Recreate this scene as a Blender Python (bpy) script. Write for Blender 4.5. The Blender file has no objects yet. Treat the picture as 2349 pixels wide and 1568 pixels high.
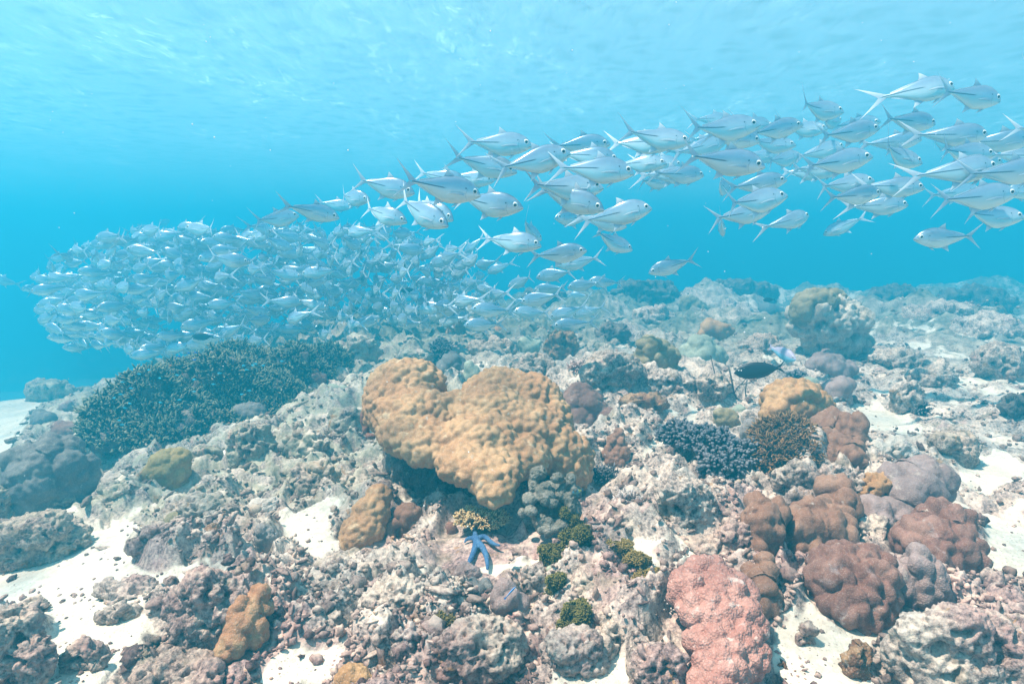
import bpy, bmesh, math, random
import numpy as np
from mathutils import Vector, Matrix

# ------------------------------------------------------------------ camera, world, sun, exposure
S = bpy.context.scene
COL = S.collection
IMW, IMH = 2349.0, 1568.0            # the sizes in which the photograph was measured
FPX = 1400.0
PITCH = math.radians(8.5)
CAM = np.array((0.0, 0.0, 1.30))
cam_data = bpy.data.cameras.new('camera')
cam_data.sensor_width = 36.0
cam_data.lens = 36.0 * FPX / IMW
cam_data.clip_start = 0.05
cam_data.clip_end = 400.0
cam = bpy.data.objects.new('camera', cam_data)
cam.location = CAM
cam.rotation_euler = (math.radians(90) - PITCH, 0, 0)
COL.objects.link(cam)
S.camera = cam

SUN_EL = math.radians(65.0)
SUN_AZ = math.radians(-98.0)          # measured from +Y (into the picture) towards +X
SUN_DIR = Vector((math.sin(SUN_AZ) * math.cos(SUN_EL), math.cos(SUN_AZ) * math.cos(SUN_EL), math.sin(SUN_EL)))
world = bpy.data.worlds.new('World')
S.world = world
world.use_nodes = True
wn = world.node_tree.nodes
wl = world.node_tree.links
bg = wn['Background']
sky = wn.new('ShaderNodeTexSky')
sky.sky_type = 'NISHITA'
sky.sun_disc = False
sky.sun_elevation = SUN_EL
sky.sun_rotation = SUN_AZ
wl.new(sky.outputs[0], bg.inputs[0])
bg.inputs[1].default_value = 0.05
sun_data = bpy.data.lights.new('sun', 'SUN')
sun_data.energy = 5.0
sun_data.angle = math.radians(1.0)
sun_data.color = (1.0, 0.86, 0.70)
sun = bpy.data.objects.new('sun', sun_data)
sun.rotation_euler = SUN_DIR.to_track_quat('Z', 'Y').to_euler()
COL.objects.link(sun)

S.view_settings.view_transform = 'Standard'
S.view_settings.look = 'None'
S.view_settings.gamma = 1.0
S.view_settings.use_curve_mapping = False
S.view_settings.exposure = 1.78
S.render.engine = 'CYCLES'
S.cycles.max_bounces = 8
S.cycles.diffuse_bounces = 2
S.cycles.glossy_bounces = 2
S.cycles.transmission_bounces = 3
S.cycles.volume_bounces = 3
S.cycles.transparent_max_bounces = 6
S.cycles.caustics_reflective = False
S.cycles.caustics_refractive = False
S.cycles.sample_clamp_indirect = 4.0
try:
    S.cycles.use_denoising = True
    S.cycles.denoiser = 'OPENIMAGEDENOISE'
except Exception:
    pass

# ------------------------------------------------------------------ picture <-> place
FWD = np.array((0.0, math.cos(PITCH), -math.sin(PITCH)))
UP = np.array((0.0, math.sin(PITCH), math.cos(PITCH)))
RIGHT = np.array((1.0, 0.0, 0.0))

def ray(px, py):
    d = FWD * FPX + RIGHT * (px - IMW / 2) + UP * (IMH / 2 - py)
    return d / d[1]

def at(px, py, y):                    # the point seen at (px, py) whose distance along +Y is y
    return CAM + ray(px, py) * y

def unit(px, py, y):                  # metres per photograph pixel there
    return y * float(ray(px, py) @ FWD) / FPX

def project(P):
    q = P - CAM
    z = q @ FWD
    z = np.where(z < 0.05, 0.05, z)
    return IMW / 2 + (q @ RIGHT) / z * FPX, IMH / 2 - (q @ UP) / z * FPX

# ------------------------------------------------------------------ noise in numpy
def _h(ix, iy, iz, seed):
    h = (ix.astype(np.int64) * 374761393 + iy.astype(np.int64) * 668265263 + iz.astype(np.int64) * 2147483647 + seed * 974634777) & 0xffffffff
    h = ((h ^ (h >> 13)) * 1274126177) & 0xffffffff
    h = ((h ^ (h >> 16)) * 2246822519) & 0xffffffff
    return h ^ (h >> 15)

def perlin(P, seed=0):
    x, y, z = P[:, 0], P[:, 1], P[:, 2]
    x0, y0, z0 = np.floor(x), np.floor(y), np.floor(z)
    fx, fy, fz = x - x0, y - y0, z - z0
    u, v, w = (f * f * f * (f * (f * 6 - 15) + 10) for f in (fx, fy, fz))
    def g(a, b, c):
        h = _h(x0 + a, y0 + b, z0 + c, seed)
        return ((h & 255) / 127.5 - 1) * (fx - a) + ((h >> 8 & 255) / 127.5 - 1) * (fy - b) + ((h >> 16 & 255) / 127.5 - 1) * (fz - c)
    def lerp(a, b, t): return a + (b - a) * t
    return lerp(lerp(lerp(g(0, 0, 0), g(1, 0, 0), u), lerp(g(0, 1, 0), g(1, 1, 0), u), v),
                lerp(lerp(g(0, 0, 1), g(1, 0, 1), u), lerp(g(0, 1, 1), g(1, 1, 1), u), v), w)

def fbm(P, octaves=4, seed=0, ridged=False):
    t = np.zeros(len(P)); a = 1.0; n = 0
    for k in range(octaves):
        v = perlin(P * 2 ** k + k * 7.3, seed + k)
        t += a * ((1 - 2 * np.abs(v)) if ridged else v); n += a; a *= 0.5
    return t / n

def worley(P, seed=0, flat=False):
    """nearest feature distances F1, F2 and a random number per cell"""
    c = np.floor(P)
    f1 = np.full(len(P), 9.0); f2 = np.full(len(P), 9.0); r1 = np.zeros(len(P))
    for dx in (-1, 0, 1):
        for dy in (-1, 0, 1):
            for dz in ((0,) if flat else (-1, 0, 1)):
                ix, iy, iz = c[:, 0] + dx, c[:, 1] + dy, c[:, 2] + dz
                h = _h(ix, iy, iz, seed)
                ax = ix + (h & 1023) / 1023 - P[:, 0]
                ay = iy + (h >> 10 & 1023) / 1023 - P[:, 1]
                az = 0 if flat else iz + (h >> 20 & 1023) / 1023 - P[:, 2]
                d = ax * ax + ay * ay + az * az
                near = d < f1
                f2 = np.where(near, f1, np.minimum(f2, d))
                r1 = np.where(near, ((h * 2654435761) >> 7 & 255) / 255.0, r1)
                f1 = np.where(near, d, f1)
    return np.sqrt(f1), np.sqrt(f2), r1

def smooth(a, b, x):
    t = np.clip((x - a) / (b - a), 0, 1)
    return t * t * (3 - 2 * t)

# ------------------------------------------------------------------ object helpers
def tag(o, label=None, cat=None, group=None, kind=None):
    if label: o['label'] = label
    if cat: o['category'] = cat
    if group: o['group'] = group
    if kind: o['kind'] = kind
    return o

def mesh_from(name, V, F, smooth_shade=True):
    """V: (n,3) array; F: (m,3|4) int array or a list of such arrays"""
    me = bpy.data.meshes.new(name)
    Fs = F if isinstance(F, list) else [F]
    V = np.asarray(V, dtype=np.float32)
    me.vertices.add(len(V)); me.vertices.foreach_set('co', V.ravel())
    tot = np.concatenate([np.full(len(f), f.shape[1], dtype=np.int32) for f in Fs])
    idx = np.concatenate([np.asarray(f, dtype=np.int32).ravel() for f in Fs])
    me.loops.add(len(idx)); me.loops.foreach_set('vertex_index', idx)
    me.polygons.add(len(tot))
    st = np.zeros(len(tot), dtype=np.int32); st[1:] = np.cumsum(tot)[:-1]
    me.polygons.foreach_set('loop_start', st)
    me.polygons.foreach_set('use_smooth', np.full(len(tot), smooth_shade))
    me.update(calc_edges=True)
    me.validate()
    return me

def add_attr(me, name, vals):
    a = me.attributes.new(name, 'FLOAT', 'POINT')
    a.data.foreach_set('value', np.asarray(vals, dtype=np.float32))

def link(name, me, loc=(0, 0, 0), mat=None, parent=None):
    o = bpy.data.objects.new(name, me)
    COL.objects.link(o)
    o.location = loc
    if mat is not None and len(me.materials) == 0: me.materials.append(mat)
    if parent is not None: o.parent = parent
    return o

_ico = {}
def ico(n):
    if n not in _ico:
        bm = bmesh.new(); bmesh.ops.create_icosphere(bm, subdivisions=n, radius=1)
        bm.verts.ensure_lookup_table()
        _ico[n] = (np.array([v.co[:] for v in bm.verts]), np.array([[v.index for v in f.verts] for f in bm.faces]))
        bm.free()
    return _ico[n]

# ------------------------------------------------------------------ node materials
class NT:
    def __init__(s, name):
        s.m = bpy.data.materials.new(name); s.m.use_nodes = True
        s.n = s.m.node_tree.nodes; s.l = s.m.node_tree.links
        s.bsdf = s.n['Principled BSDF']; s.out = s.n['Material Output']
    def add(s, t, **kw):
        n = s.n.new(t)
        for k, v in kw.items(): setattr(n, k, v)
        return n
    def put(s, sock, v):
        if isinstance(v, bpy.types.NodeSocket): s.l.new(v, sock)
        else: sock.default_value = v
    def math(s, op, a, b=0.0, clamp=False):
        n = s.add('ShaderNodeMath', operation=op, use_clamp=clamp); s.put(n.inputs[0], a); s.put(n.inputs[1], b); return n.outputs[0]
    def mix(s, f, a, b, blend='MIX'):
        n = s.add('ShaderNodeMix', data_type='RGBA', blend_type=blend); s.put(n.inputs[0], f); s.put(n.inputs[6], a); s.put(n.inputs[7], b); return n.outputs[2]
    def noise(s, vec, scale, detail=4.0, rough=0.55, dist=0.0):
        n = s.add('ShaderNodeTexNoise'); s.put(n.inputs['Vector'], vec); n.inputs['Scale'].default_value = scale
        n.inputs['Detail'].default_value = detail; n.inputs['Roughness'].default_value = rough; n.inputs['Distortion'].default_value = dist
        return n.outputs[0]
    def voro(s, vec, scale, feature='F1'):
        n = s.add('ShaderNodeTexVoronoi', feature=feature); s.put(n.inputs['Vector'], vec); n.inputs['Scale'].default_value = scale
        return n.outputs['Distance']
    def ramp(s, f, stops):
        n = s.add('ShaderNodeValToRGB'); s.put(n.inputs[0], f)
        e = n.color_ramp.elements
        while len(e) < len(stops): e.new(0.5)
        for k, (p, c) in enumerate(stops):
            e[k].position = p; e[k].color = (*c, 1) if len(c) == 3 else c
        return n.outputs[0]
    def step(s, x, a, b):
        n = s.add('ShaderNodeMapRange', interpolation_type='SMOOTHSTEP'); s.put(n.inputs[0], x); n.inputs[1].default_value = a; n.inputs[2].default_value = b
        return n.outputs[0]
    def attr(s, name):
        return s.add('ShaderNodeAttribute', attribute_name=name).outputs['Fac']
    def bump(s, h, strength=0.4, dist=0.01, normal=None):
        n = s.add('ShaderNodeBump'); s.put(n.inputs['Height'], h); n.inputs['Strength'].default_value = strength; n.inputs['Distance'].default_value = dist
        if normal is not None: s.l.new(normal, n.inputs['Normal'])
        return n.outputs[0]
    def pos(s): return s.add('ShaderNodeNewGeometry').outputs['Position']
    def obj(s): return s.add('ShaderNodeTexCoord').outputs['Object']
    def rnd(s): return s.add('ShaderNodeObjectInfo').outputs['Random']
    def done(s, col=None, rough=0.8, normal=None, spec=0.25):
        if col is not None: s.put(s.bsdf.inputs['Base Color'], col)
        s.put(s.bsdf.inputs['Roughness'], rough)
        s.bsdf.inputs['Specular IOR Level'].default_value = spec
        if normal is not None: s.l.new(normal, s.bsdf.inputs['Normal'])
        return s.m

def rgba(c): return (*c, 1.0)

# ------------------------------------------------------------------ haze (the water itself)
HAZE_COL = (0.025, 0.445, 0.655)
HAZE_DENS = 0.086
def make_haze(zlo, zhi, R):
    bm = bmesh.new(); bmesh.ops.create_cube(bm, size=1)
    for v in bm.verts: v.co = Vector((v.co.x * 2 * R, v.co.y * 2 * R, zlo if v.co.z < 0 else zhi))
    me = bpy.data.meshes.new('haze'); bm.to_mesh(me); bm.free()
    t = NT('water_haze'); t.n.remove(t.bsdf)
    pv = t.add('ShaderNodeVolumePrincipled')
    pv.inputs['Color'].default_value = rgba(HAZE_COL)
    pv.inputs['Density'].default_value = HAZE_DENS
    pv.inputs['Density Attribute'].default_value = ''
    pv.inputs['Temperature Attribute'].default_value = ''
    pv.inputs['Color Attribute'].default_value = ''
    pv.inputs['Anisotropy'].default_value = 0.3
    t.l.new(pv.outputs[0], t.out.inputs['Volume'])
    tag(link('haze', me, mat=t.m), kind='stuff')
# ------------------------------------------------------------------ terrain
def inpoly(poly, x, y):
    r = np.zeros(len(x), dtype=bool)
    n = len(poly)
    for i in range(n):
        x1, y1 = poly[i]; x2, y2 = poly[(i + 1) % n]
        if y1 == y2: continue
        r ^= ((y1 > y) != (y2 > y)) & (x < (x2 - x1) * (y - y1) / (y2 - y1) + x1)
    return r

def base(x, y):
    """the smooth lie of the sea floor"""
    x = np.asarray(x, dtype=float); y = np.asarray(y, dtype=float)
    z = 0.022 * np.clip(y - 3, 0, 4) - 0.016 * np.clip(y - 7.5, 0, 15)
    lf = np.clip(-x - 1.0 - 0.02 * y, 0, 5.5)
    z = z - 0.165 * lf * smooth(0.0, 1.2, lf)
    z = z - 0.03 * np.clip(-x - 6.5, 0, 30)
    m = ((x + 2.75) * 0.8 + (y - 5.9) * 0.62), (-(x + 2.75) * 0.62 + (y - 5.9) * 0.8)
    z = z + 0.10 * np.exp(-(m[0] / 1.35) ** 2 - (m[1] / 0.62) ** 2)       # the mound under the branching thicket
    z = z + 0.16 * np.exp(-((x - 0.55) / 0.7) ** 2 - ((y - 2.4) / 0.55) ** 2)   # the rise under the starfish
    z = z + 0.25 * np.exp(-((x - 1.0) / 1.0) ** 2 - ((y - 5.2) / 0.7) ** 2)     # the ledge behind the big coral
    z = z + 0.16 * np.exp(-((x - 1.75) / 0.7) ** 2 - ((y - 3.3) / 0.7) ** 2)
    z = z + 0.08 * np.sin(0.9 * x + 1.3) * np.sin(0.7 * y + 0.4) * smooth(5, 9, y)
    far = smooth(9, 16, y) * smooth(-4, 2, x)
    z = z - 0.12 * smooth(8, 12, y) + far * 0.18 * np.sin(1.1 * x + 0.4 * np.sin(1.7 * y)) * np.sin(0.8 * y + 0.9 * np.sin(1.3 * x))
    edge = (y - 8.6) * 0.80 - (x + 7.5) * 0.60
    z = z - 0.30 * np.clip(edge, 0, 25) - 0.22 * np.clip(y - 21.0, 0, 25) * smooth(-6, 0, x)
    z = np.maximum(z, -6.0 + 0.02 * z)
    z = z + far * 0.15 * np.sin(0.6 * x + 0.5 * y)
    return z

def ground(px, py):
    d = ray(px, py)
    y = 0.7
    while y < 60:
        p = CAM + d * y
        if p[2] < float(base(p[0], p[1])): break
        y *= 1.004
    return CAM + d * y

SAND = [
    [(-60, 1310), (180, 1218), (300, 1212), (300, 1275), (360, 1300), (560, 1300), (520, 1340), (400, 1350), (350, 1390), (345, 1440), (300, 1500), (180, 1600), (100, 1560), (110, 1420), (20, 1385), (-60, 1380)],
    [(640, 1185), (760, 1135), (790, 1160), (780, 1240), (720, 1262), (640, 1235)],
    [(-400, 905), (0, 905), (270, 868), (190, 905), (70, 950), (50, 1010), (0, 1080), (-400, 1150)],
    [(600, 1520), (680, 1475), (780, 1490), (820, 1470), (800, 1510), (740, 1560), (560, 1600)],
    [(1930, 930), (2010, 925), (2120, 985), (2100, 1010), (1990, 990)],
    [(2180, 1070), (2280, 1030), (2349, 1060), (2349, 1130), (2230, 1120)],
    [(2240, 1180), (2349, 1160), (2400, 1290), (2260, 1345), (2235, 1330)],
    [(1765, 1440), (1850, 1380), (1900, 1450), (2050, 1445), (2030, 1600), (1740, 1600)],
    [(1490, 1010), (1520, 1015), (1500, 1070), (1470, 1075)],
    [(1370, 1480), (1430, 1480), (1440, 1600), (1230, 1600), (1260, 1550)],
    [(920, 1510), (980, 1470), (960, 1520), (900, 1580)],
    [(1625, 905), (1670, 915), (1650, 930)],
    [(1100, 1310), (1220, 1290), (1240, 1330), (1140, 1340)],
]

def sand_at(x, y):
    """1 on the sand patches seen in the photograph, with ragged edges"""
    P2 = np.stack([x, y, np.zeros_like(x)], 1)
    warp = np.stack([fbm(P2 * 3.1, 4, 5), fbm(P2 * 3.1 + 31, 4, 6), 0 * x], 1)
    Pw = P2 + warp * 0.18
    u, v = project(np.stack([Pw[:, 0], Pw[:, 1], base(Pw[:, 0], Pw[:, 1])], 1))
    front = y > 0.4
    sand = np.zeros(len(x))
    for poly in SAND: sand = np.maximum(sand, (inpoly(poly, u, v) & front).astype(float))
    gravel = smooth(-0.16, 0.12, fbm(P2 * 1.7, 4, 41)) * smooth(1.9, 3.6, x - 0.15 * y) * 0.9
    sand = np.maximum(sand, gravel * smooth(-0.12, 0.05, fbm(P2 * 7, 3, 43)))
    bits = smooth(0.13, 0.21, fbm(P2 * 2.6, 3, 47) + 0.05 * smooth(0.3, -1.0, x) * smooth(5, 3.5, y)) * smooth(10, 6, y)
    sand = np.maximum(sand, bits * smooth(-0.1, 0.05, fbm(P2 * 9, 3, 48)))
    return np.where(front, sand, 0.3)

FOOT = []                             # footprints of the corals: the floor is level and bare under them
def footprint(x, y, grow=1.12):
    m = np.zeros(len(x))
    for (c, r) in FOOT:
        i = np.nonzero((np.abs(x - c[0]) < r[0] * 1.5) & (np.abs(y - c[1]) < r[1] * 1.5))[0]
        if len(i):
            q = np.sqrt(((x[i] - c[0]) / r[0]) ** 2 + ((y[i] - c[1]) / r[1]) ** 2)
            m[i] = np.maximum(m[i], 1 - smooth(grow * 0.9, grow * 1.25, q))
    return m

def floor_height(x, y, sand):
    z = base(x, y)
    d = np.hypot(x, y)
    P2 = np.stack([x, y, np.zeros_like(x)], 1)
    rub = (1 - sand) * (1 - 0.8 * footprint(x, y)) * (1 - 0.45 * smooth(1.8, 3.0, x - 0.1 * y) * smooth(9, 7, y))
    W = P2 + np.stack([fbm(P2 * 4, 3, 11), fbm(P2 * 4 + 17, 3, 12), 0 * x], 1) * 0.16
    near = 1 - smooth(7, 12, d)
    def lump(P, r, seed, p=1.0):
        f1, f2, _ = worley(P, seed, True)
        return np.clip(1 - (f1 / r) ** 2, 0, 1) ** p, smooth(-0.35, 0.35, perlin(P * 0.8 + 3.1, seed + 50))
    a, r = lump(W / 0.42, 0.9, 1); z = z + rub * 0.15 * a * r
    a, r = lump(W / 1.5, 0.9, 4); z = z + rub * (1 - near) * 0.62 * a * r
    a, r = lump(W / 0.15 + 5, 0.9, 2); z = z + rub * 0.085 * a * (0.2 + r)
    W2 = P2 + np.stack([fbm(P2 * 14, 2, 13), fbm(P2 * 14 + 9, 2, 14), 0 * x], 1) * 0.05
    a, r2 = lump(W2 / 0.06, 0.9, 3); z = z + rub * near * 0.034 * a * (0.2 + r2)
    a, r3 = lump(W2 / 0.026 + 3, 0.9, 8); z = z + rub * (1 - smooth(3, 5, d)) * 0.013 * a * (0.2 + r3)
    hole = smooth(0.20, 0.42, perlin(W2 * 7.0 + 40, 61)); z = z - rub * near * 0.09 * hole
    z = z + rub * (0.05 * fbm(P2 * 5, 4, 22, True) - 0.115)
    z = z + sand * (0.004 * fbm(P2 * 24, 3, 23) + 0.02 * fbm(P2 * 2, 2, 24))
    z = np.where(d < 0.9, np.minimum(z, 0.2), z)
    return z

def make_terrain():
    R = 58.0
    a_mid = np.radians(np.linspace(-50, 50, 1180))
    a_out = np.radians(np.linspace(50, 310, 130))[1:]
    ang = np.concatenate([a_mid, a_out])[:-1]
    rad = np.concatenate([[0.0], np.geomspace(0.5, R, 1010)])
    na, nr = len(ang), len(rad)
    A, Rr = np.meshgrid(ang, rad)
    x = (np.sin(A) * Rr).ravel(); y = (np.cos(A) * Rr).ravel()
    sand = sand_at(x, y)
    G = sand.reshape(nr, na)
    for k in range(22):
        if k == 3: sand = G.ravel().copy()
        G = (G + np.roll(G, 1, 1) + np.roll(G, -1, 1)) / 3
        G[1:-1] = (G[1:-1] + G[2:] + G[:-2]) / 3
    V = np.stack([x, y, floor_height(x, y, G.ravel())], 1)
    i = np.arange(nr - 1)[:, None] * na; j = np.arange(na)[None, :]; j2 = (j + 1) % na
    F = np.stack([i + j, i + j2, i + na + j2, i + na + j], -1).reshape(-1, 4)[na:]
    c = np.stack([np.zeros(na, int), na + (np.arange(na) + 1) % na, na + np.arange(na)], 1)
    me = mesh_from('sea_floor', V, [F[:, ::-1], c[:, ::-1]])
    add_attr(me, 'sand', sand)
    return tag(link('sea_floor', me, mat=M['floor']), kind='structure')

def floor_colours(t, P):
    """dead reef rock with its crusts (dark turf, grey, lilac) and pale sediment lying on what faces up"""
    n1 = t.noise(P, 9.0, 5, 0.65, 0.4)
    n2 = t.noise(P, 38.0, 4, 0.7)
    n3 = t.noise(P, 2.1, 3, 0.5)
    f = t.math('ADD', t.math('MULTIPLY', n1, 0.38), t.math('MULTIPLY', t.noise(P, 62.0, 5, 0.75), 0.62))
    c = t.ramp(f, [(0.38, (0.07, 0.053, 0.048)), (0.455, (0.27, 0.215, 0.195)), (0.53, (0.50, 0.41, 0.355)), (0.64, (0.76, 0.64, 0.52))])
    sx = t.add('ShaderNodeSeparateXYZ'); t.l.new(t.pos(), sx.inputs[0])
    near = t.step(sx.outputs[1], 3.4, 2.3)
    c = t.mix(t.math('MULTIPLY', t.step(n3, 0.42, 0.58), near), c, (0.84, 0.70, 0.74, 1), 'MULTIPLY')
    left = t.math('MULTIPLY', t.math('MULTIPLY', t.step(sx.outputs[0], 0.2, -1.2), t.step(sx.outputs[1], 2.3, 3.4)), t.step(n1, 0.38, 0.60))
    c = t.mix(t.math('MULTIPLY', left, 0.65), c, (0.30, 0.31, 0.22, 1))            # olive tint on the left slope
    turf = t.step(t.noise(P, 5.3, 4, 0.6), 0.56, 0.68)
    c = t.mix(t.math('MULTIPLY', turf, 0.5), c, (0.16, 0.13, 0.075, 1))
    c = t.mix(t.math('MULTIPLY', t.step(t.noise(P, 6.1, 5, 0.7), 0.61, 0.66), 0.5), c, (0.46, 0.28, 0.26, 1))     # pink coralline crust
    c = t.mix(t.math('MULTIPLY', t.step(t.noise(P, 7.7, 5, 0.7, 0.8), 0.62, 0.655), 0.75), c, (0.33, 0.18, 0.08, 1))   # rusty sponge and turf
    nz = t.add('ShaderNodeSeparateXYZ'); t.l.new(t.add('ShaderNodeNewGeometry').outputs['Normal'], nz.inputs[0])
    dust = t.math('MULTIPLY', t.step(nz.outputs[2], 0.55, 0.9), t.step(t.math('ADD', t.math('MULTIPLY', t.noise(P, 3.4, 5, 0.65), 0.7), t.math('MULTIPLY', n2, 0.3)), 0.46, 0.66))
    c = t.mix(t.math('MULTIPLY', dust, 0.75), c, (0.78, 0.66, 0.56, 1))
    return c, n1, n2

def make_floor_mats():
    t = NT('reef_floor'); P = t.pos()
    c, n1, n2 = floor_colours(t, P)
    py = t.add('ShaderNodeSeparateXYZ'); t.l.new(P, py.inputs[0])
    far_fade = t.math('MULTIPLY', t.step(py.outputs[1], 5.0, 9.5), t.step(t.noise(P, 0.9, 4, 0.6), 0.30, 0.55))
    c = t.mix(far_fade, c, t.ramp(n1, [(0.35, (0.07, 0.075, 0.06)), (0.65, (0.26, 0.26, 0.20))]))       # far floor painted in dark living-coral colour so it fades into the haze
    s = t.attr('sand')
    s = t.step(t.math('ADD', s, t.math('MULTIPLY', t.math('SUBTRACT', n1, 0.5), 0.9)), 0.3, 0.6)
    nz = t.add('ShaderNodeSeparateXYZ'); t.l.new(t.add('ShaderNodeNewGeometry').outputs['True Normal'], nz.inputs[0])
    s = t.math('MULTIPLY', s, t.step(nz.outputs[2], 0.62, 0.85))
    sc = t.ramp(t.noise(P, 30, 5, 0.7), [(0.3, (0.52, 0.465, 0.39)), (0.6, (0.74, 0.67, 0.57))])
    sc = t.mix(t.step(t.voro(P, 55), 0.22, 0.12), sc, (0.40, 0.34, 0.29, 1))
    sc = t.mix(t.math('MULTIPLY', t.step(t.noise(P, 4.0, 4, 0.6), 0.5, 0.66), 0.45), sc, (0.50, 0.43, 0.36, 1))
    h = t.math('ADD', n2, t.math('MULTIPLY', t.noise(P, 120, 3, 0.6), 0.5))
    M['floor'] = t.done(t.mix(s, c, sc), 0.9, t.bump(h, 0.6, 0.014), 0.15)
    t = NT('reef_rock'); P = t.pos()
    c, n1, n2 = floor_colours(t, P)
    c = t.mix(t.math('MULTIPLY', t.rnd(), 0.4), c, (0.62, 0.52, 0.42, 1), 'MULTIPLY')
    h = t.math('ADD', n2, t.math('MULTIPLY', t.noise(P, 120, 3, 0.6), 0.5))
    M['rock'] = t.done(c, 0.9, t.bump(h, 0.6, 0.014), 0.15)
    t = NT('pale_reef_rock'); P = t.pos()
    c, n1, n2 = floor_colours(t, P)
    c = t.mix(0.45, c, t.ramp(t.noise(P, 7, 4, 0.6), [(0.35, (0.45, 0.36, 0.26)), (0.6, (0.80, 0.72, 0.60))]))
    M['rock_pale'] = t.done(c, 0.9, t.bump(n2, 0.7, 0.02), 0.15)
    t = NT('rubble'); P = t.pos()
    c, n1, n2 = floor_colours(t, P)
    c = t.mix(1.0, c, t.ramp(t.attr('tone'), [(0.0, (0.32, 0.27, 0.28)), (0.5, (0.70, 0.62, 0.62)), (1.0, (1.15, 1.08, 1.02))]), 'MULTIPLY')
    M['rubble'] = t.done(c, 0.9, t.bump(n2, 0.5, 0.01), 0.15)

# ------------------------------------------------------------------ the underside of the surface
SURF_Z = 4.5
def make_surface():
    n = 420
    g = np.sign(np.linspace(-1, 1, n)) * np.abs(np.linspace(-1, 1, n)) ** 1.7 * 58
    X, Y = np.meshgrid(g, g + 0)
    x, y = X.ravel(), Y.ravel()
    P = np.stack([x * 1.0 + 0.35 * y, y * 1.0 - 0.3 * x, 0 * x], 1)
    z = SURF_Z + 0.10 * fbm(P * 0.55, 3, 71) + 0.05 * fbm(P * 1.9, 3, 72)
    i = np.arange(n - 1)[:, None] * n; j = np.arange(n - 1)[None, :]
    F = np.stack([i + j, i + j + 1, i + n + j + 1, i + n + j], -1).reshape(-1, 4)
    me = mesh_from('water_surface', np.stack([x, y, z], 1), F)
    t = NT('water_surface'); t.n.remove(t.bsdf)
    P = t.pos()
    mp = t.add('ShaderNodeMapping'); t.l.new(P, mp.inputs[0]); mp.inputs['Rotation'].default_value = (0, 0, math.radians(24)); mp.inputs['Scale'].default_value = (1.0, 0.42, 1)
    w1 = t.noise(mp.outputs[0], 4.2, 6, 0.62, 0.5)
    w2 = t.noise(mp.outputs[0], 0.55, 3, 0.5)
    spark = t.step(t.math('ADD', w1, t.math('MULTIPLY', t.math('SUBTRACT', w2, 0.5), 0.9)), 0.46, 0.86)
    glint = t.math('MULTIPLY', t.step(t.noise(mp.outputs[0], 3.0, 4, 0.55, 1.2), 0.58, 0.66), t.step(w2, 0.48, 0.62))
    fac = t.math('ADD', t.math('ADD', t.math('MULTIPLY', spark, 0.08), 0.15), t.math('MULTIPLY', glint, 0.14))  # bright ripple glints painted in as more translucent patches
    tr = t.add('ShaderNodeBsdfTransparent')
    ve = t.add('ShaderNodeTexVoronoi', feature='SMOOTH_F1'); ve.inputs['Scale'].default_value = 1.9; ve.inputs['Smoothness'].default_value = 0.35
    wv = t.add('ShaderNodeVectorMath', operation='ADD'); t.l.new(P, wv.inputs[0])
    wn_ = t.add('ShaderNodeTexNoise'); wn_.inputs['Scale'].default_value = 1.3; t.l.new(P, wn_.inputs['Vector']); t.l.new(wn_.outputs['Color'], wv.inputs[1]); t.l.new(wv.outputs[0], ve.inputs['Vector'])
    t.put(tr.inputs[0], t.ramp(ve.outputs['Distance'], [(0.15, (0.60, 0.62, 0.64)), (0.55, (1.0, 1.0, 1.0))]))  # cell pattern tinted into the transparency, dappling the sunlight like caustics
    tl = t.add('ShaderNodeBsdfTranslucent'); tl.inputs[0].default_value = (0.55, 0.90, 1.0, 1)
    t.l.new(t.bump(w1, 0.6, 0.15), tl.inputs['Normal'])
    gl = t.add('ShaderNodeBsdfGlossy'); gl.inputs['Roughness'].default_value = 0.12; gl.inputs[0].default_value = (0.9, 0.97, 1, 1)
    t.l.new(t.bump(w1, 0.5, 0.1), gl.inputs['Normal'])
    m1 = t.add('ShaderNodeMixShader'); t.put(m1.inputs[0], fac); t.l.new(tr.outputs[0], m1.inputs[1]); t.l.new(tl.outputs[0], m1.inputs[2])
    m2 = t.add('ShaderNodeMixShader'); m2.inputs[0].default_value = 0.12; t.l.new(m1.outputs[0], m2.inputs[1]); t.l.new(gl.outputs[0], m2.inputs[2])
    t.l.new(m2.outputs[0], t.out.inputs['Surface'])
    return tag(link('water_surface', me, mat=t.m), kind='structure')

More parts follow.
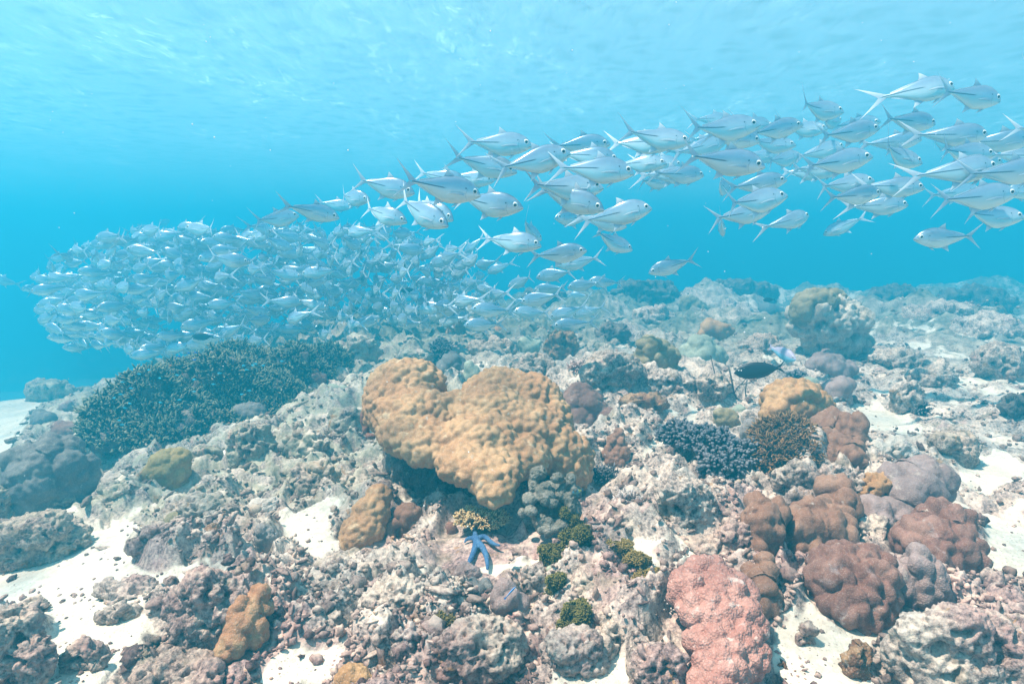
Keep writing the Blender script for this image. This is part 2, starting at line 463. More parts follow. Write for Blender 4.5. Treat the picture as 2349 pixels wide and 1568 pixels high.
# ------------------------------------------------------------------ coral heads and rocks from merged ellipsoids
JOBS = []
def blob(name, lobes, voxel, style, mat, label=None, cat='coral', smooth_it=6, parent=None, group=None, amp=1.0, cell=None, tint=None):
    """lobes: (centre, (rx,ry,rz)[, (rotation xyz degrees)]) in world space; merged, smoothed, then given the relief of the style"""
    C = np.array([l[0] for l in lobes]); Rr = np.array([l[1] for l in lobes])
    org = np.array([C[:, 0].mean(), C[:, 1].mean(), (C[:, 2] - Rr[:, 2]).min()])
    V, F = ico(3); Vs, Fs = [], []
    for k, l in enumerate(lobes):
        q = V * np.array(l[1])
        if len(l) > 2:
            m = Matrix.Rotation(math.radians(l[2][2]), 3, 'Z') @ Matrix.Rotation(math.radians(l[2][1]), 3, 'Y') @ Matrix.Rotation(math.radians(l[2][0]), 3, 'X')
            q = q @ np.array(m).T
        Vs.append(q + np.array(l[0]) - org); Fs.append(F + k * len(V))
    o = link(name, mesh_from(name, np.concatenate(Vs), np.concatenate(Fs)), org, parent=None)
    md = o.modifiers.new('r', 'REMESH'); md.mode = 'VOXEL'; md.voxel_size = voxel
    if smooth_it:
        sm = o.modifiers.new('s', 'SMOOTH'); sm.factor = 0.5; sm.iterations = smooth_it
    if label: tag(o, label, cat, group)
    if style != 'rock' or name in ('encrusted_stone', 'knobby_coral'): FOOT.extend((l[0], l[1]) for l in lobes if l[0][1] < 9)
    JOBS.append((o, style, mat, amp, cell, parent))
    return o

def relief(style, P, N, amp, cell, seed):
    if style == 'cobble':                        # rounded bumps packed side by side
        c = cell or 0.05
        W = P + np.stack([perlin(P / (c * 1.6), seed + 1), perlin(P / (c * 1.6) + 9, seed + 2), perlin(P / (c * 1.6) + 19, seed + 3)], 1) * c * 0.3
        f1, f2, r = worley(W / c, seed); r = 0.5 + perlin(P / (c * 1.3), seed + 8)
        d = np.clip(1 - (f1 / 0.85) ** 2, 0, 1) * (0.6 + 0.5 * r)
        return c * 0.82 * amp * d - 0.25 * c * amp + 0.35 * c * perlin(P / (c * 3.5), seed + 5)
    if style == 'knob':                          # large soft lobes drawn out downwards
        c = (cell or 0.09) * 0.85
        Q = P * np.array((1, 1, 0.62))
        W = Q + np.stack([perlin(P / (c * 1.5), seed + 1), perlin(P / (c * 1.5) + 9, seed + 2), perlin(P / (c * 1.5) + 19, seed + 3)], 1) * c * 0.4
        f1, f2, r = worley(W / c, seed); r = 0.5 + perlin(P / (c * 1.3), seed + 8)
        g1, _, _ = worley(W / (c * 0.4) + 2, seed + 11)
        return c * amp * (1.05 * np.clip(1 - (f1 / 0.9) ** 2, 0, 1) * (0.5 + 0.7 * r) + 0.16 * np.clip(1 - (g1 / 0.9) ** 2, 0, 1) - 0.2) + c * 0.08 * perlin(P / (c * 0.22), seed + 6)
    if style == 'soft':                          # low swellings with a warty skin
        c = cell or 0.07
        f1, f2, r = worley(P / c, seed)
        g, _, _ = worley(P / (c * 0.28), seed + 4)
        return c * amp * (0.55 * np.clip(1 - (f1 / 0.9) ** 2, 0, 1) - 0.3) + c * 0.16 * amp * (1 - g)
    if style == 'plain':
        c = cell or 0.05
        return c * 0.16 * amp * fbm(P / c, 3, seed)
    c = cell or 0.07                             # 'rock': broken, pitted dead reef
    W = P + c * 0.35 * np.stack([perlin(P / (c * 0.8), seed + 20), perlin(P / (c * 0.8) + 9, seed + 21), perlin(P / (c * 0.8) + 19, seed + 22)], 1)
    f1, _, _ = worley(W / c, seed)
    d = c * 0.55 * np.clip(1 - (f1 / 0.9) ** 2, 0, 1) * (0.6 + 1.3 * perlin(P / (c * 1.5), seed + 8))
    g1, _, _ = worley(W / (c * 0.42) + 3, seed + 1)
    d += c * 0.34 * np.clip(1 - (g1 / 0.88) ** 2, 0, 1) * (0.6 + 1.0 * perlin(P / (c * 0.7), seed + 9))
    d += c * 0.34 * fbm(P / (c * 0.30), 4, seed + 2, True)
    h1 = perlin(W / (c * 0.55) + 5, seed + 5)
    d -= c * 0.75 * smooth(0.10, 0.42, h1)
    return (d - c * 0.55) * amp

def flush():
    dg = bpy.context.evaluated_depsgraph_get(); dg.update()
    for k, (o, style, mat, amp, cell, parent) in enumerate(JOBS):
        me = bpy.data.meshes.new_from_object(o.evaluated_get(dg))
        old = o.data
        o.modifiers.clear(); o.data = me; me.name = o.name
        bpy.data.meshes.remove(old)
        n = len(me.vertices)
        P = np.empty(n * 3, dtype=np.float32); me.vertices.foreach_get('co', P); P = P.reshape(-1, 3).astype(float)
        N = np.empty(n * 3, dtype=np.float32); me.vertices.foreach_get('normal', N); N = N.reshape(-1, 3).astype(float)
        P = P + N * relief(style, P + k * 3.7, N, amp, cell, k * 13 + 5)[:, None]
        me.vertices.foreach_set('co', P.astype(np.float32).ravel())
        me.polygons.foreach_set('use_smooth', np.ones(len(me.polygons), dtype=bool))
        me.update()
        me.materials.clear(); me.materials.append(mat)
        if parent is not None:
            o.location = Vector(o.location) - Vector(parent.location); o.parent = parent
    JOBS.clear()

def L(px, py, rx, ry, y, ry_m=None, rot=None):
    """an ellipsoid given by where it shows: centre and half sizes in photograph pixels, at distance y; ry_m: half depth in metres"""
    u = unit(px, py, y)
    r = (rx * u, ry_m if ry_m else 0.5 * (rx + ry) * u, ry * u)
    return (tuple(at(px, py, y)), r) if rot is None else (tuple(at(px, py, y)), r, rot)

M = {}
def coral_mat(name, c1, c2, c3=None, scale=7.0, grain=60.0, bump=0.3, rough=0.75, patch=(0.42, 0.62)):
    t = NT(name); P = t.obj()
    n = t.noise(P, scale, 4, 0.6, 0.5)
    c = t.mix(t.step(n, *patch), rgba(c1), rgba(c2))
    if c3:
        c = t.mix(t.step(t.noise(P, scale * 2.7, 3, 0.6), 0.60, 0.72), c, rgba(c3))
    g = t.noise(P, grain, 4, 0.65)
    c = t.mix(0.45, c, t.ramp(g, [(0.3, (0.55, 0.55, 0.55)), (0.7, (1.25, 1.25, 1.25))]), 'MULTIPLY')
    v = t.voro(P, grain * 2.2)
    h = t.math('ADD', g, t.math('MULTIPLY', v, 0.6))
    c = t.mix(t.math('MULTIPLY', t.step(v, 0.42, 0.12), 0.16), c, (0.85, 0.78, 0.70, 1))          # paler polyps
    c = t.mix(t.math('MULTIPLY', t.step(t.noise(P, 15.0, 5, 0.75), 0.635, 0.67), 0.7), c, (0.46, 0.40, 0.35, 1))   # scars overgrown with turf and silt
    M[name] = t.done(c, rough, t.bump(h, bump * 1.7, 0.008), 0.2)
    return M[name]
def heart():
    D = -0.42
    lob = [(935, 885, 90, 62, 3.75), (900, 935, 66, 70, 3.62), (870, 915, 34, 60, 3.7), (960, 960, 100, 70, 3.5), (930, 990, 62, 48, 3.40, 0.2), (985, 1015, 70, 46, 3.30, 0.2),
        (1150, 905, 92, 60, 3.75), (1215, 925, 75, 70, 3.7), (1120, 950, 90, 66, 3.5), (1200, 990, 95, 70, 3.45), (1100, 1010, 92, 60, 3.28), (1180, 1050, 85, 48, 3.22),
        (1070, 1062, 72, 40, 3.08, 0.16), (1130, 1080, 75, 42, 3.02, 0.16), (1135, 1122, 46, 30, 2.93, 0.12), (1262, 1030, 70, 56, 3.4), (1305, 1075, 46, 40, 3.35), (1040, 960, 70, 60, 3.55), (1270, 980, 45, 70, 3.6), (1318, 1055, 42, 62, 3.42), (1335, 1095, 22, 30, 3.38)]
    o = blob('lobed_coral', [L(a[0], a[1], a[2], a[3], a[4] + D, *a[5:]) for a in lob], 0.0095, 'cobble', M['tan_coral'],
        'large tan heart-shaped coral head with cobbled lobes overhanging a dark hollow', 'coral', cell=0.037, amp=1.1, smooth_it=110)
    blob('dead_base', [L(1000, 1075, 105, 95, 3.35), L(1120, 1080, 80, 95, 3.2), L(930, 1060, 50, 75, 3.4), L(1230, 1090, 60, 70, 3.2), L(1060, 1150, 110, 60, 3.15)], 0.016, 'rock', M['dead_base'], parent=o)
    blob('dead_rim', [L(836, 960, 9, 24, 3.27), L(840, 985, 9, 14, 3.25), L(850, 1000, 12, 8, 3.22)], 0.006, 'plain', M['plum_coral'], parent=o, smooth_it=3)
    return o
# ------------------------------------------------------------------ trevally
PROF = np.array([  # along the body, upper height, lower height, half width
    (0.000, 0.000, 0.024, 0.010), (0.02, 0.026, 0.040, 0.022), (0.05, 0.054, 0.056, 0.036), (0.10, 0.094, 0.082, 0.054), (0.16, 0.128, 0.108, 0.067), (0.25, 0.158, 0.140, 0.078),
    (0.36, 0.170, 0.166, 0.082), (0.46, 0.162, 0.178, 0.078), (0.56, 0.140, 0.170, 0.067), (0.66, 0.108, 0.136, 0.052), (0.76, 0.073, 0.090, 0.036),
    (0.86, 0.041, 0.048, 0.023), (0.93, 0.024, 0.027, 0.017), (0.98, 0.021, 0.022, 0.012), (1.02, 0.026, 0.026, 0.006)])

PROF[:, 1:3] *= 1.16

def bez(a, b, c, n):
    t = np.linspace(0, 1, n)[:, None]
    return (1 - t) ** 2 * np.array(a) + 2 * t * (1 - t) * np.array(b) + t * t * np.array(c)

def fish_mesh(name, prof, fins, nlen=44, nring=28, bend=0.0, eyes=None, mats=(), pow_=0.85):
    """fins: (lead polyline, trail polyline, y offset base, y offset tip, half thickness); points are (s, z)"""
    s = np.linspace(0, 1, nlen) ** 1.15; s = s * prof[-1, 0]
    hu = np.interp(s, prof[:, 0], prof[:, 1]); hl = np.interp(s, prof[:, 0], prof[:, 2]); w = np.interp(s, prof[:, 0], prof[:, 3])
    for a in (hu, hl, w): a[1:-1] = 0.5 * a[1:-1] + 0.25 * (a[2:] + a[:-2])
    th = np.linspace(0, 2 * np.pi, nring, endpoint=False)
    cz, cy = np.cos(th), np.sin(th)
    cy = np.sign(cy) * np.abs(cy) ** pow_
    Z = np.where(cz > 0, hu[:, None] * cz, hl[:, None] * cz); Y = w[:, None] * cy
    Sx = np.repeat(s[:, None], nring, 1)
    V = [np.stack([Sx, Y, Z], -1).reshape(-1, 3)]
    UV = [np.stack([Sx, Z], -1).reshape(-1, 2)]; VZ = [np.repeat(cz[None], nlen, 0).ravel()]
    i = np.arange(nlen - 1)[:, None] * nring; j = np.arange(nring)[None]; j2 = (j + 1) % nring
    Q = [np.stack([i + j, i + j2, i + nring + j2, i + nring + j], -1).reshape(-1, 4)]
    T = []
    n = nlen * nring
    for end, row in ((0, 0), (1, nlen - 1)):
        z0 = (hu[row] - hl[row]) / 2
        V.append(np.array([[s[row] + (-0.004 if end == 0 else 0.003), 0, z0]])); UV.append(np.array([[s[row], z0]])); VZ.append(np.array([0.0]))
        k = row * nring + np.arange(nring); k2 = row * nring + (np.arange(nring) + 1) % nring
        T.append(np.stack([np.full(nring, n), k2, k] if end == 0 else [np.full(nring, n), k, k2], 1)); n += 1
    mi = [np.zeros(len(Q[0]), int)]; mt = [np.zeros(len(T[0]) * 2, int)]
    for f in fins:
        A, B = np.array(f[0]), np.array(f[1]); m = len(A); c = 5
        g = np.linspace(0, 1, c)[None, :, None]
        G = A[:, None] * (1 - g) + B[:, None] * g                         # m x c x 2
        tt = np.linspace(0, 1, m)[:, None] * np.ones((1, c))
        yo = f[2] + (f[3] - f[2]) * tt
        half = f[4] * (1 - 0.75 * tt) * np.sqrt(np.clip(1 - (np.abs(g[..., 0] * 2 - 1)) ** 2, 0.06, 1))
        for sgn in (1, -1):
            V.append(np.stack([G[..., 0], yo + sgn * half, G[..., 1]], -1).reshape(-1, 3))
            UV.append(np.stack([2 + tt, g[..., 0] * np.ones_like(tt)], -1).reshape(-1, 2)); VZ.append(np.zeros(m * c))
            ii = n + np.arange(m - 1)[:, None] * c; jj = np.arange(c - 1)[None]
            q = np.stack([ii + jj, ii + jj + 1, ii + c + jj + 1, ii + c + jj], -1).reshape(-1, 4)
            Q.append(q if sgn > 0 else q[:, ::-1]); mi.append(np.ones(len(q), int)); n += m * c
    if eyes:
        es, ez, er, ey = eyes
        v, f = ico(2)
        for sgn in (1, -1):
            e = v * np.array((er, er * 0.5, er)) + np.array((es, sgn * ey, ez))
            V.append(e); UV.append(np.full((len(v), 2), 5.0)); VZ.append(np.zeros(len(v))); T.append(f + n)
            d = np.hypot(v[:, 0], v[:, 2])
            mt.append(np.where(d[f].mean(1) < 0.55, 3, 2)); n += len(v)
    V = np.concatenate(V); UV = np.concatenate(UV); VZ = np.concatenate(VZ)
    V[:, 1] += bend * np.clip(V[:, 0] - 0.25, 0, 2) ** 2 + 0.25 * bend * np.clip(0.25 - V[:, 0], 0, 1) ** 2
    V[:, 0] = 0.5 - V[:, 0]
    me = mesh_from(name, V, [np.concatenate(Q), np.concatenate(T)])
    for m in mats: me.materials.append(m)
    me.polygons.foreach_set('material_index', np.concatenate(mi + mt).astype(np.int32))
    uv = me.uv_layers.new(name='body')
    li = np.empty(len(me.loops), dtype=np.int32); me.loops.foreach_get('vertex_index', li)
    uv.data.foreach_set('uv', UV[li].astype(np.float32).ravel())
    add_attr(me, 'vz', VZ)
    return me

def trevally_fins(droop=0.0):
    up = (bez((0.955, 0.020), (1.06, 0.085), (1.29, 0.27 + droop), 9), bez((1.065, 0.0), (1.11, 0.075), (1.29, 0.27 + droop), 9), 0, 0, 0.007)
    lo = (bez((0.955, -0.020), (1.06, -0.085), (1.27, -0.27 + droop), 9), bez((1.065, 0.0), (1.11, -0.075), (1.27, -0.27 + droop), 9), 0, 0, 0.007)
    dor = (bez((0.42, 0.176), (0.47, 0.215), (0.565, 0.272), 6), bez((0.60, 0.140), (0.56, 0.175), (0.565, 0.272), 6), 0, 0, 0.006)
    dors = (bez((0.57, 0.150), (0.75, 0.110), (0.93, 0.048), 8), bez((0.57, 0.135), (0.75, 0.068), (0.93, 0.018), 8), 0, 0, 0.005)
    an = (bez((0.52, -0.190), (0.60, -0.240), (0.685, -0.285), 6), bez((0.66, -0.145), (0.645, -0.195), (0.685, -0.285), 6), 0, 0, 0.006)
    ans = (bez((0.64, -0.160), (0.78, -0.122), (0.93, -0.046), 8), bez((0.64, -0.145), (0.78, -0.075), (0.93, -0.018), 8), 0, 0, 0.005)
    pel = [(bez((0.30, -0.170), (0.33, -0.215), (0.40, -0.25), 5), bez((0.345, -0.18), (0.37, -0.21), (0.40, -0.25), 5), sg * 0.012, sg * 0.03, 0.004) for sg in (1, -1)]
    pec = [(bez((0.262, -0.020), (0.36, 0.000), (0.535, -0.062), 8), bez((0.268, -0.055), (0.38, -0.050), (0.535, -0.062), 8), sg * 0.077, sg * 0.098, 0.005) for sg in (1, -1)]
    return [up, lo, dor, dors, an, ans] + pel + pec

def make_fish_mats():
    t = NT('silver_skin')
    uv = t.add('ShaderNodeUVMap', uv_map='body'); sp = t.add('ShaderNodeSeparateXYZ'); t.l.new(uv.outputs[0], sp.inputs[0])
    s, z = sp.outputs[0], sp.outputs[1]
    vz = t.attr('vz')
    f = t.math('ADD', t.math('MULTIPLY', vz, 0.5), 0.5)
    c = t.ramp(f, [(0.0, (0.70, 0.78, 0.70)), (0.36, (0.76, 0.80, 0.77)), (0.54, (0.66, 0.71, 0.77)), (0.74, (0.42, 0.50, 0.61)), (0.94, (0.28, 0.36, 0.47)), (1.0, (0.10, 0.13, 0.19))])
    c = t.mix(t.math('MULTIPLY', t.step(t.noise(t.obj(), 4.5, 3, 0.5), 0.45, 0.7), 0.25), c, (0.82, 0.85, 0.88, 1))
    def spot(cs, cz, r0, r1):
        a = t.math('SUBTRACT', s, cs); b = t.math('SUBTRACT', z, cz)
        d = t.math('SQRT', t.math('ADD', t.math('MULTIPLY', a, a), t.math('MULTIPLY', b, b)))
        return t.step(d, r1, r0)
    dark = spot(0.255, 0.052, 0.008, 0.015)
    # scutes along the tail, the lateral line
    line = t.math('MULTIPLY', t.step(t.math('ABSOLUTE', t.math('SUBTRACT', z, 0.002)), 0.012, 0.006), t.step(s, 0.52, 0.60))
    dark = t.math('MAXIMUM', dark, t.math('MULTIPLY', line, 0.85))
    gill = t.math('SUBTRACT', s, t.math('SUBTRACT', 0.245, t.math('MULTIPLY', t.math('POWER', t.math('ADD', z, 0.02), 2), 4.5)))
    gl = t.math('MULTIPLY', t.step(t.math('ABSOLUTE', gill), 0.006, 0.002), t.step(t.math('ABSOLUTE', t.math('ADD', z, 0.03)), 0.09, 0.07))
    dark = t.math('MAXIMUM', dark, t.math('MULTIPLY', gl, 0.45))
    mo = t.math('ABSOLUTE', t.math('ADD', z, t.math('ADD', 0.016, t.math('MULTIPLY', s, 0.42))))
    ml = t.math('MULTIPLY', t.step(mo, 0.006, 0.002), t.step(s, 0.085, 0.07))
    dark = t.math('MAXIMUM', dark, t.math('MULTIPLY', ml, 0.8))
    c = t.mix(1.0, c, (0.84, 0.95, 1.0, 1), 'MULTIPLY')
    c = t.mix(dark, c, (0.06, 0.075, 0.11, 1))
    t.put(t.bsdf.inputs['Metallic'], 0.42)
    M['skin'] = t.done(c, 0.27, None, 0.6)
    t = NT('pale_fin')
    uv = t.add('ShaderNodeUVMap', uv_map='body'); sp = t.add('ShaderNodeSeparateXYZ'); t.l.new(uv.outputs[0], sp.inputs[0])
    tip = t.step(sp.outputs[0], 2.1, 2.95)
    c = t.mix(tip, (0.42, 0.52, 0.62, 1), (0.74, 0.80, 0.85, 1))
    edge = t.step(t.math('ABSOLUTE', t.math('SUBTRACT', sp.outputs[1], 0.5)), 0.42, 0.5)
    c = t.mix(t.math('MULTIPLY', edge, 0.45), c, (0.16, 0.20, 0.28, 1))
    M['fin'] = t.done(c, 0.4, None, 0.4)
    t = NT('eye_white'); M['eye'] = t.done((0.80, 0.82, 0.80, 1), 0.25, None, 0.5)
    t = NT('eye_pupil'); M['pupil'] = t.done((0.008, 0.009, 0.012, 1), 0.12, None, 0.6)

VAR, VARF, EYE = [], [], []
def make_fish_meshes():
    mats = (M['skin'], M['fin'], M['eye'], M['pupil'])
    for k, (b, dr) in enumerate(((0.0, 0.0), (0.28, 0.01), (-0.28, -0.01), (0.55, 0.0), (-0.55, 0.015))):
        VAR.append(fish_mesh('trevally_body', PROF, trevally_fins(dr), bend=b, mats=mats))
        VARF.append(fish_mesh('trevally_body_small', PROF, trevally_fins(dr), 22, 14, bend=b, eyes=(0.115, 0.034, 0.042, 0.052), mats=mats))
    v, f = ico(3)
    d = np.hypot(v[:, 0], v[:, 2])
    me = mesh_from('trevally_eye', v * np.array((0.044, 0.017, 0.044)), f)
    me.materials.append(M['eye']); EYE.append(me)
    me = mesh_from('trevally_pupil', v * np.array((0.027, 0.010, 0.027)), f)
    me.materials.append(M['pupil']); EYE.append(me)

RNG = random.Random(11)
def fish_matrix(tail, head, yaw, L, k=1.0, roll=0.0):
    """tail base and snout in photograph pixels, yaw = degrees the head turns away from the camera, L the length"""
    dx, dy = head[0] - tail[0], -(head[1] - tail[1])
    lp = math.hypot(dx, dy)
    cy, sy = math.cos(math.radians(yaw)), math.sin(math.radians(yaw))
    L *= k
    Zc = L * cy * FPX / lp
    mx, my = (head[0] + tail[0]) / 2, (head[1] + tail[1]) / 2
    C = CAM + (FWD * FPX + RIGHT * (mx - IMW / 2) + UP * (IMH / 2 - my)) * (Zc / FPX)
    h = Vector((RIGHT * dx + UP * dy) / lp * cy + FWD * sy).normalized()
    side = Vector((0, 0, 1)).cross(h).normalized()
    up = h.cross(side)
    m = Matrix((h, side, up)).transposed()
    m = Matrix.Rotation(roll, 3, h) @ m
    M4 = m.to_4x4(); M4.translation = Vector(C)
    return M4 @ Matrix.Scale(L, 4)

SCHOOL = 'trevally streaming over the reef to the right'
RETURN = 'trevally turning back to the left above the coral'
def trevally(tail, head, yaw=0.0, k=1.0, label=None, group=SCHOOL, small=False):
    L = RNG.uniform(0.395, 0.43)
    var = RNG.randrange(5)
    if abs(yaw) < 8: yaw += RNG.uniform(-9, 9)
    o = link('trevally', (VARF if small else VAR)[var])
    o.matrix_world = fish_matrix(tail, head, yaw, L, k, RNG.uniform(-0.22, 0.22))
    tag(o, label, 'fish', group)
    if not small:
        for sg in (1, -1):
            e = link('eye', EYE[0], (0.5 - 0.115, sg * 0.0495, 0.034), parent=o)
            p = link('pupil', EYE[1], (0.001, sg * 0.0095, 0.0), parent=e)
    return o

# sections of the photograph in which the fish were measured: origin and scale to photograph pixels
SEC = {'A': (630.8, 258.1, .2197), 'B': (1032.3, 258.1, .2197), 'C': (1491.1, 143.4, .2742), 'D': (1890.2, 143.4, .2742), 'E': (802.9, 487.5, .3418), 'F': (0, 401.5, .3418)}
def px(sec, x, y):
    a = SEC[sec]
    return (a[0] + x * a[2], a[1] + y * a[2])

STREAM = [  # section, tail base, snout, yaw, scale, what singles it out
 ('A', 200, 985, 660, 1090, 5, 1, 'silver trevally heading right just above the dense ball, lower left of the stream'),
 ('A', -140, 1170, 205, 1045, 35, 1.02, 'small trevally with its nose tipped up, last fish at the left end of the stream'),
 ('A', 615, 845, 1010, 930, -22, 1, 'trevally turned partly to the viewer with its dark mouth wide open'),
 ('A', 490, 940, 815, 985, 0, 1.12, 'pale trevally half hidden below the open-mouthed fish'),
 ('A', 925, 705, 1465, 850, -8, 1, 'silver trevally nose down above the open-mouthed fish, raised white dorsal tip'),
 ('A', 1550, 635, 2010, 730, 5, 1.1, 'pale pinkish trevally mostly hidden behind the dark-backed trevally'),
 ('A', 1470, 755, 2140, 830, 22, 0.95, 'dark-backed blue-grey trevally with its tall dark tail fin raised, left of centre'),
 ('A', 1860, 650, 2290, 725, -5, 1.12, 'trevally with a round white-ringed eye peeping out above the dark-backed fish'),
 ('A', 920, 980, 1385, 1150, -8, 1, 'trevally with a dark shaded back swimming low beside the open-mouthed fish'),
 ('A', 1285, 900, 1820, 1205, -20, 0.95, 'bright white trevally diving steeply to the right, lowest of the left bunch'),
 ('A', 1430, 880, 1868, 1135, -5, 1.03, 'dark fish whose head sticks out beyond the bright diving trevally'),
 ('B', 95, 905, 762, 1005, -10, 0.95, 'large silver trevally in profile with dark tail line, foremost left of centre'),
 ('B', 235, 315, 865, 335, 0, 1.02, 'bright trevally at the top left corner of the stream'),
 ('B', 130, 475, 700, 635, 0, 1.06, 'trevally sloping down right below the fish at the top left corner of the stream'),
 ('B', 590, 575, 1260, 410, 0, 0.97, 'large trevally with its nose up and lower tail lobe hanging long, centre of the stream'),
 ('B', 1130, 340, 1670, 335, 0, 1.12, 'trevally showing only its back above two overlapping fish in the centre'),
 ('B', 1230, 420, 1765, 485, 0, 1.03, 'trevally just right of the nose-up fish, its upper neighbour overlapping'),
 ('B', 1225, 570, 1935, 615, 5, 0.99, 'long level trevally under the overlapping pair in the centre'),
 ('B', 900, 810, 1610, 770, 10, 1.08, 'trevally behind the big greenish one, tail sticking out to its left'),
 ('B', 1000, 800, 1600, 1030, -5, 0.95, 'big greenish-silver trevally nose down in front of another, middle of the stream'),
 ('B', 1500, 1090, 2115, 990, 0, 1.05, 'trevally angled nose up with only its front half showing, lower centre'),
 ('B', 1440, 1110, 1865, 1170, 25, 0.97, 'shaded trevally crossing in front of the nose-up half-hidden fish'),
 ('B', 1420, 1080, 1085, 1120, -35, 1.1, 'pale trevally facing left behind the big greenish one'),
 ('B', 400, 1295, 955, 1390, 0, 0.97, 'trevally in full profile with a tall swept tail, lowest left of the centre group'),
 ('B', 690, 1185, 960, 1300, 45, 1.02, 'trevally of which only tail and dorsal fin rise above the full profile fish'),
 ('B', 914, 1505, 1425, 1440, 0, 0.97, 'shaded trevally nose up, lowest of the centre group'),
 ('B', 1500, 1300, 1915, 1425, 15, 1, 'trevally nose down at the lower right of the centre group'),
 ('B', 1770, 285, 2330, 350, 0, 1.05, 'trevally under the bright pair at the right of the centre'),
 ('B', 1905, 230, 2500, 320, -5, 1, 'bright white trevally on top of the pair right of the centre'),
 ('B', 1790, 510, 2255, 545, -10, 1.02, 'white trevally with its pelvic fin lowered, right of the centre group'),
 ('B', 1990, 560, 2420, 590, 0, 1.1, 'trevally mostly hidden behind the white one with the lowered pelvic fin'),
 ('C', 385, 575, 910, 530, 0, 1.08, 'dark-backed trevally high in the stream behind a white-lined one'),
 ('C', 495, 600, 935, 650, 0, 1.02, 'trevally with a pale lateral stripe below the high dark-backed one'),
 ('C', 270, 745, 650, 650, 15, 1.12, 'faint trevally behind the bright broadside fish'),
 ('C', 865, 580, 1270, 525, 0, 0.97, 'broad trevally whose tail hangs long behind it, upper middle right'),
 ('C', 1130, 560, 1470, 565, -5, 1.05, 'trevally looking out behind the broad one with the hanging tail'),
 ('C', 1215, 405, 1635, 400, 0, 1.05, 'lone trevally above the stream with pale specks around it'),
 ('C', 385, 775, 950, 880, -5, 0.95, 'brightest broadside trevally with white flank, right of the centre'),
 ('C', 850, 680, 1210, 700, -8, 1.06, 'pale trevally with silvery head between brighter fish'),
 ('C', 800, 770, 1100, 790, 0, 1.14, 'faint trevally hidden between the brightest fish and its neighbours'),
 ('C', 950, 850, 1275, 765, 5, 1.04, 'greenish trevally nose up below the pale silvery-headed one'),
 ('C', 95, 940, 467, 930, 15, 1, 'olive-backed trevally with a dark tail, low edge right of the centre'),
 ('C', -60, 805, 270, 860, 5, 1.08, 'trevally behind the white one with the lowered pelvic fin'),
 ('C', 490, 1050, 705, 1030, 50, 1, 'trevally swimming away from the viewer, short and round, at the lower edge'),
 ('C', 720, 1035, 1135, 985, -5, 1.03, 'trevally with a white gill cover right of the round one swimming away'),
 ('C', 650, 1210, 1152, 1110, 0, 0.96, 'large olive-silver trevally nose up at the lower edge'),
 ('C', 580, 1300, 1020, 1220, 5, 1.04, 'trevally behind and under the large olive-silver one'),
 ('C', 540, 1360, 660, 1385, 70, 1.0, 'trevally seen from behind with dark tail, under the large olive-silver one'),
 ('C', 1030, 1360, 1360, 1265, 20, 0.98, 'trevally with a pinkish patch on its back, lowest at the middle right'),
 ('C', 1290, 770, 1640, 690, 0, 1.14, 'dark-finned trevally hidden behind the row at the right'),
 ('D', 30, 610, 470, 545, -5, 1, 'trevally nose up with a long drooping tail lobe, right part of the stream'),
 ('D', -105, 855, 388, 795, -5, 0.97, 'large yellow-bellied trevally with round eye, right part of the stream'),
 ('D', 600, 230, 1120, 195, 0, 1.05, 'upper trevally of the pair at the top right, tail to the left'),
 ('D', 1020, 268, 1512, 300, 10, 0.95, 'front trevally of the pair at the top right, blurred nose'),
 ('D', 1670, 160, 2140, 110, 0, 1, 'trevally leaving the picture at the top right corner, only the tail inside'),
 ('D', 540, 485, 955, 500, 0, 1, 'trevally just below the top right pair'),
 ('D', 430, 675, 800, 650, -10, 1, 'bright white trevally with white head, centre of the right part'),
 ('D', 895, 600, 1370, 605, 0, 1, 'trevally with a pinkish bar on its back, right part'),
 ('D', 410, 765, 845, 830, 10, 1, 'round-bellied trevally sloping down, right part under the bright white one'),
 ('D', 1290, 660, 1740, 650, 0, 1.1, 'trevally half hidden beneath the fish with the pinkish bar'),
 ('D', 945, 755, 1420, 770, -5, 1, 'trevally with raised tail in the thick of the right part'),
 ('D', 1090, 800, 1485, 840, 0, 1.1, 'trevally peeking out with its dark eye behind the raised-tail fish'),
 ('D', 1690, 540, 2130, 600, 0, 1, 'trevally at the right edge with a white tail, its head outside the picture'),
 ('D', 915, 920, 1470, 860, 0, 0.97, 'trevally with a long tail slanting down, low in the right part'),
 ('D', 1330, 935, 1880, 880, 0, 0.95, 'large trevally running out of the picture at the right edge'),
 ('D', 1480, 770, 1950, 800, 0, 1.05, 'dark trevally cut by the right edge'),
 ('D', 0, 1045, 412, 990, 0, 1.04, 'trevally behind its lower neighbour, left end of the low row at the right'),
 ('D', 75, 1130, 487, 1085, 0, 0.98, 'trevally overlapping the left end of the low row at the right'),
 ('D', 400, 1020, 828, 1055, 0, 1.02, 'trevally in the middle of the low row at the right'),
 ('D', 300, 1195, 702, 1190, 0, 1, 'trevally with a pink tail base below the low row at the right'),
 ('D', 235, 1325, 40, 1425, 40, 1, 'trevally turned to the left with its tail up, lower right'),
 ('D', 1060, 1140, 1600, 1100, 0, 0.97, 'dark-backed trevally at the right edge, in profile above the lower ones'),
 ('D', 1900, 1060, 1530, 1075, 10, 1.05, 'bright white trevally cut by the right edge'),
 ('D', 1185, 1285, 1648, 1300, 0, 1, 'trevally in profile below the dark-backed one at the right edge'),
 ('D', 1190, 1455, 762, 1470, 0, 1, 'trevally swimming left, lowest fish at the right'),
 ('E', 2270, 325, 2008, 400, 0, 1, 'lone trevally swimming left over the reef, middle of the picture'),
]
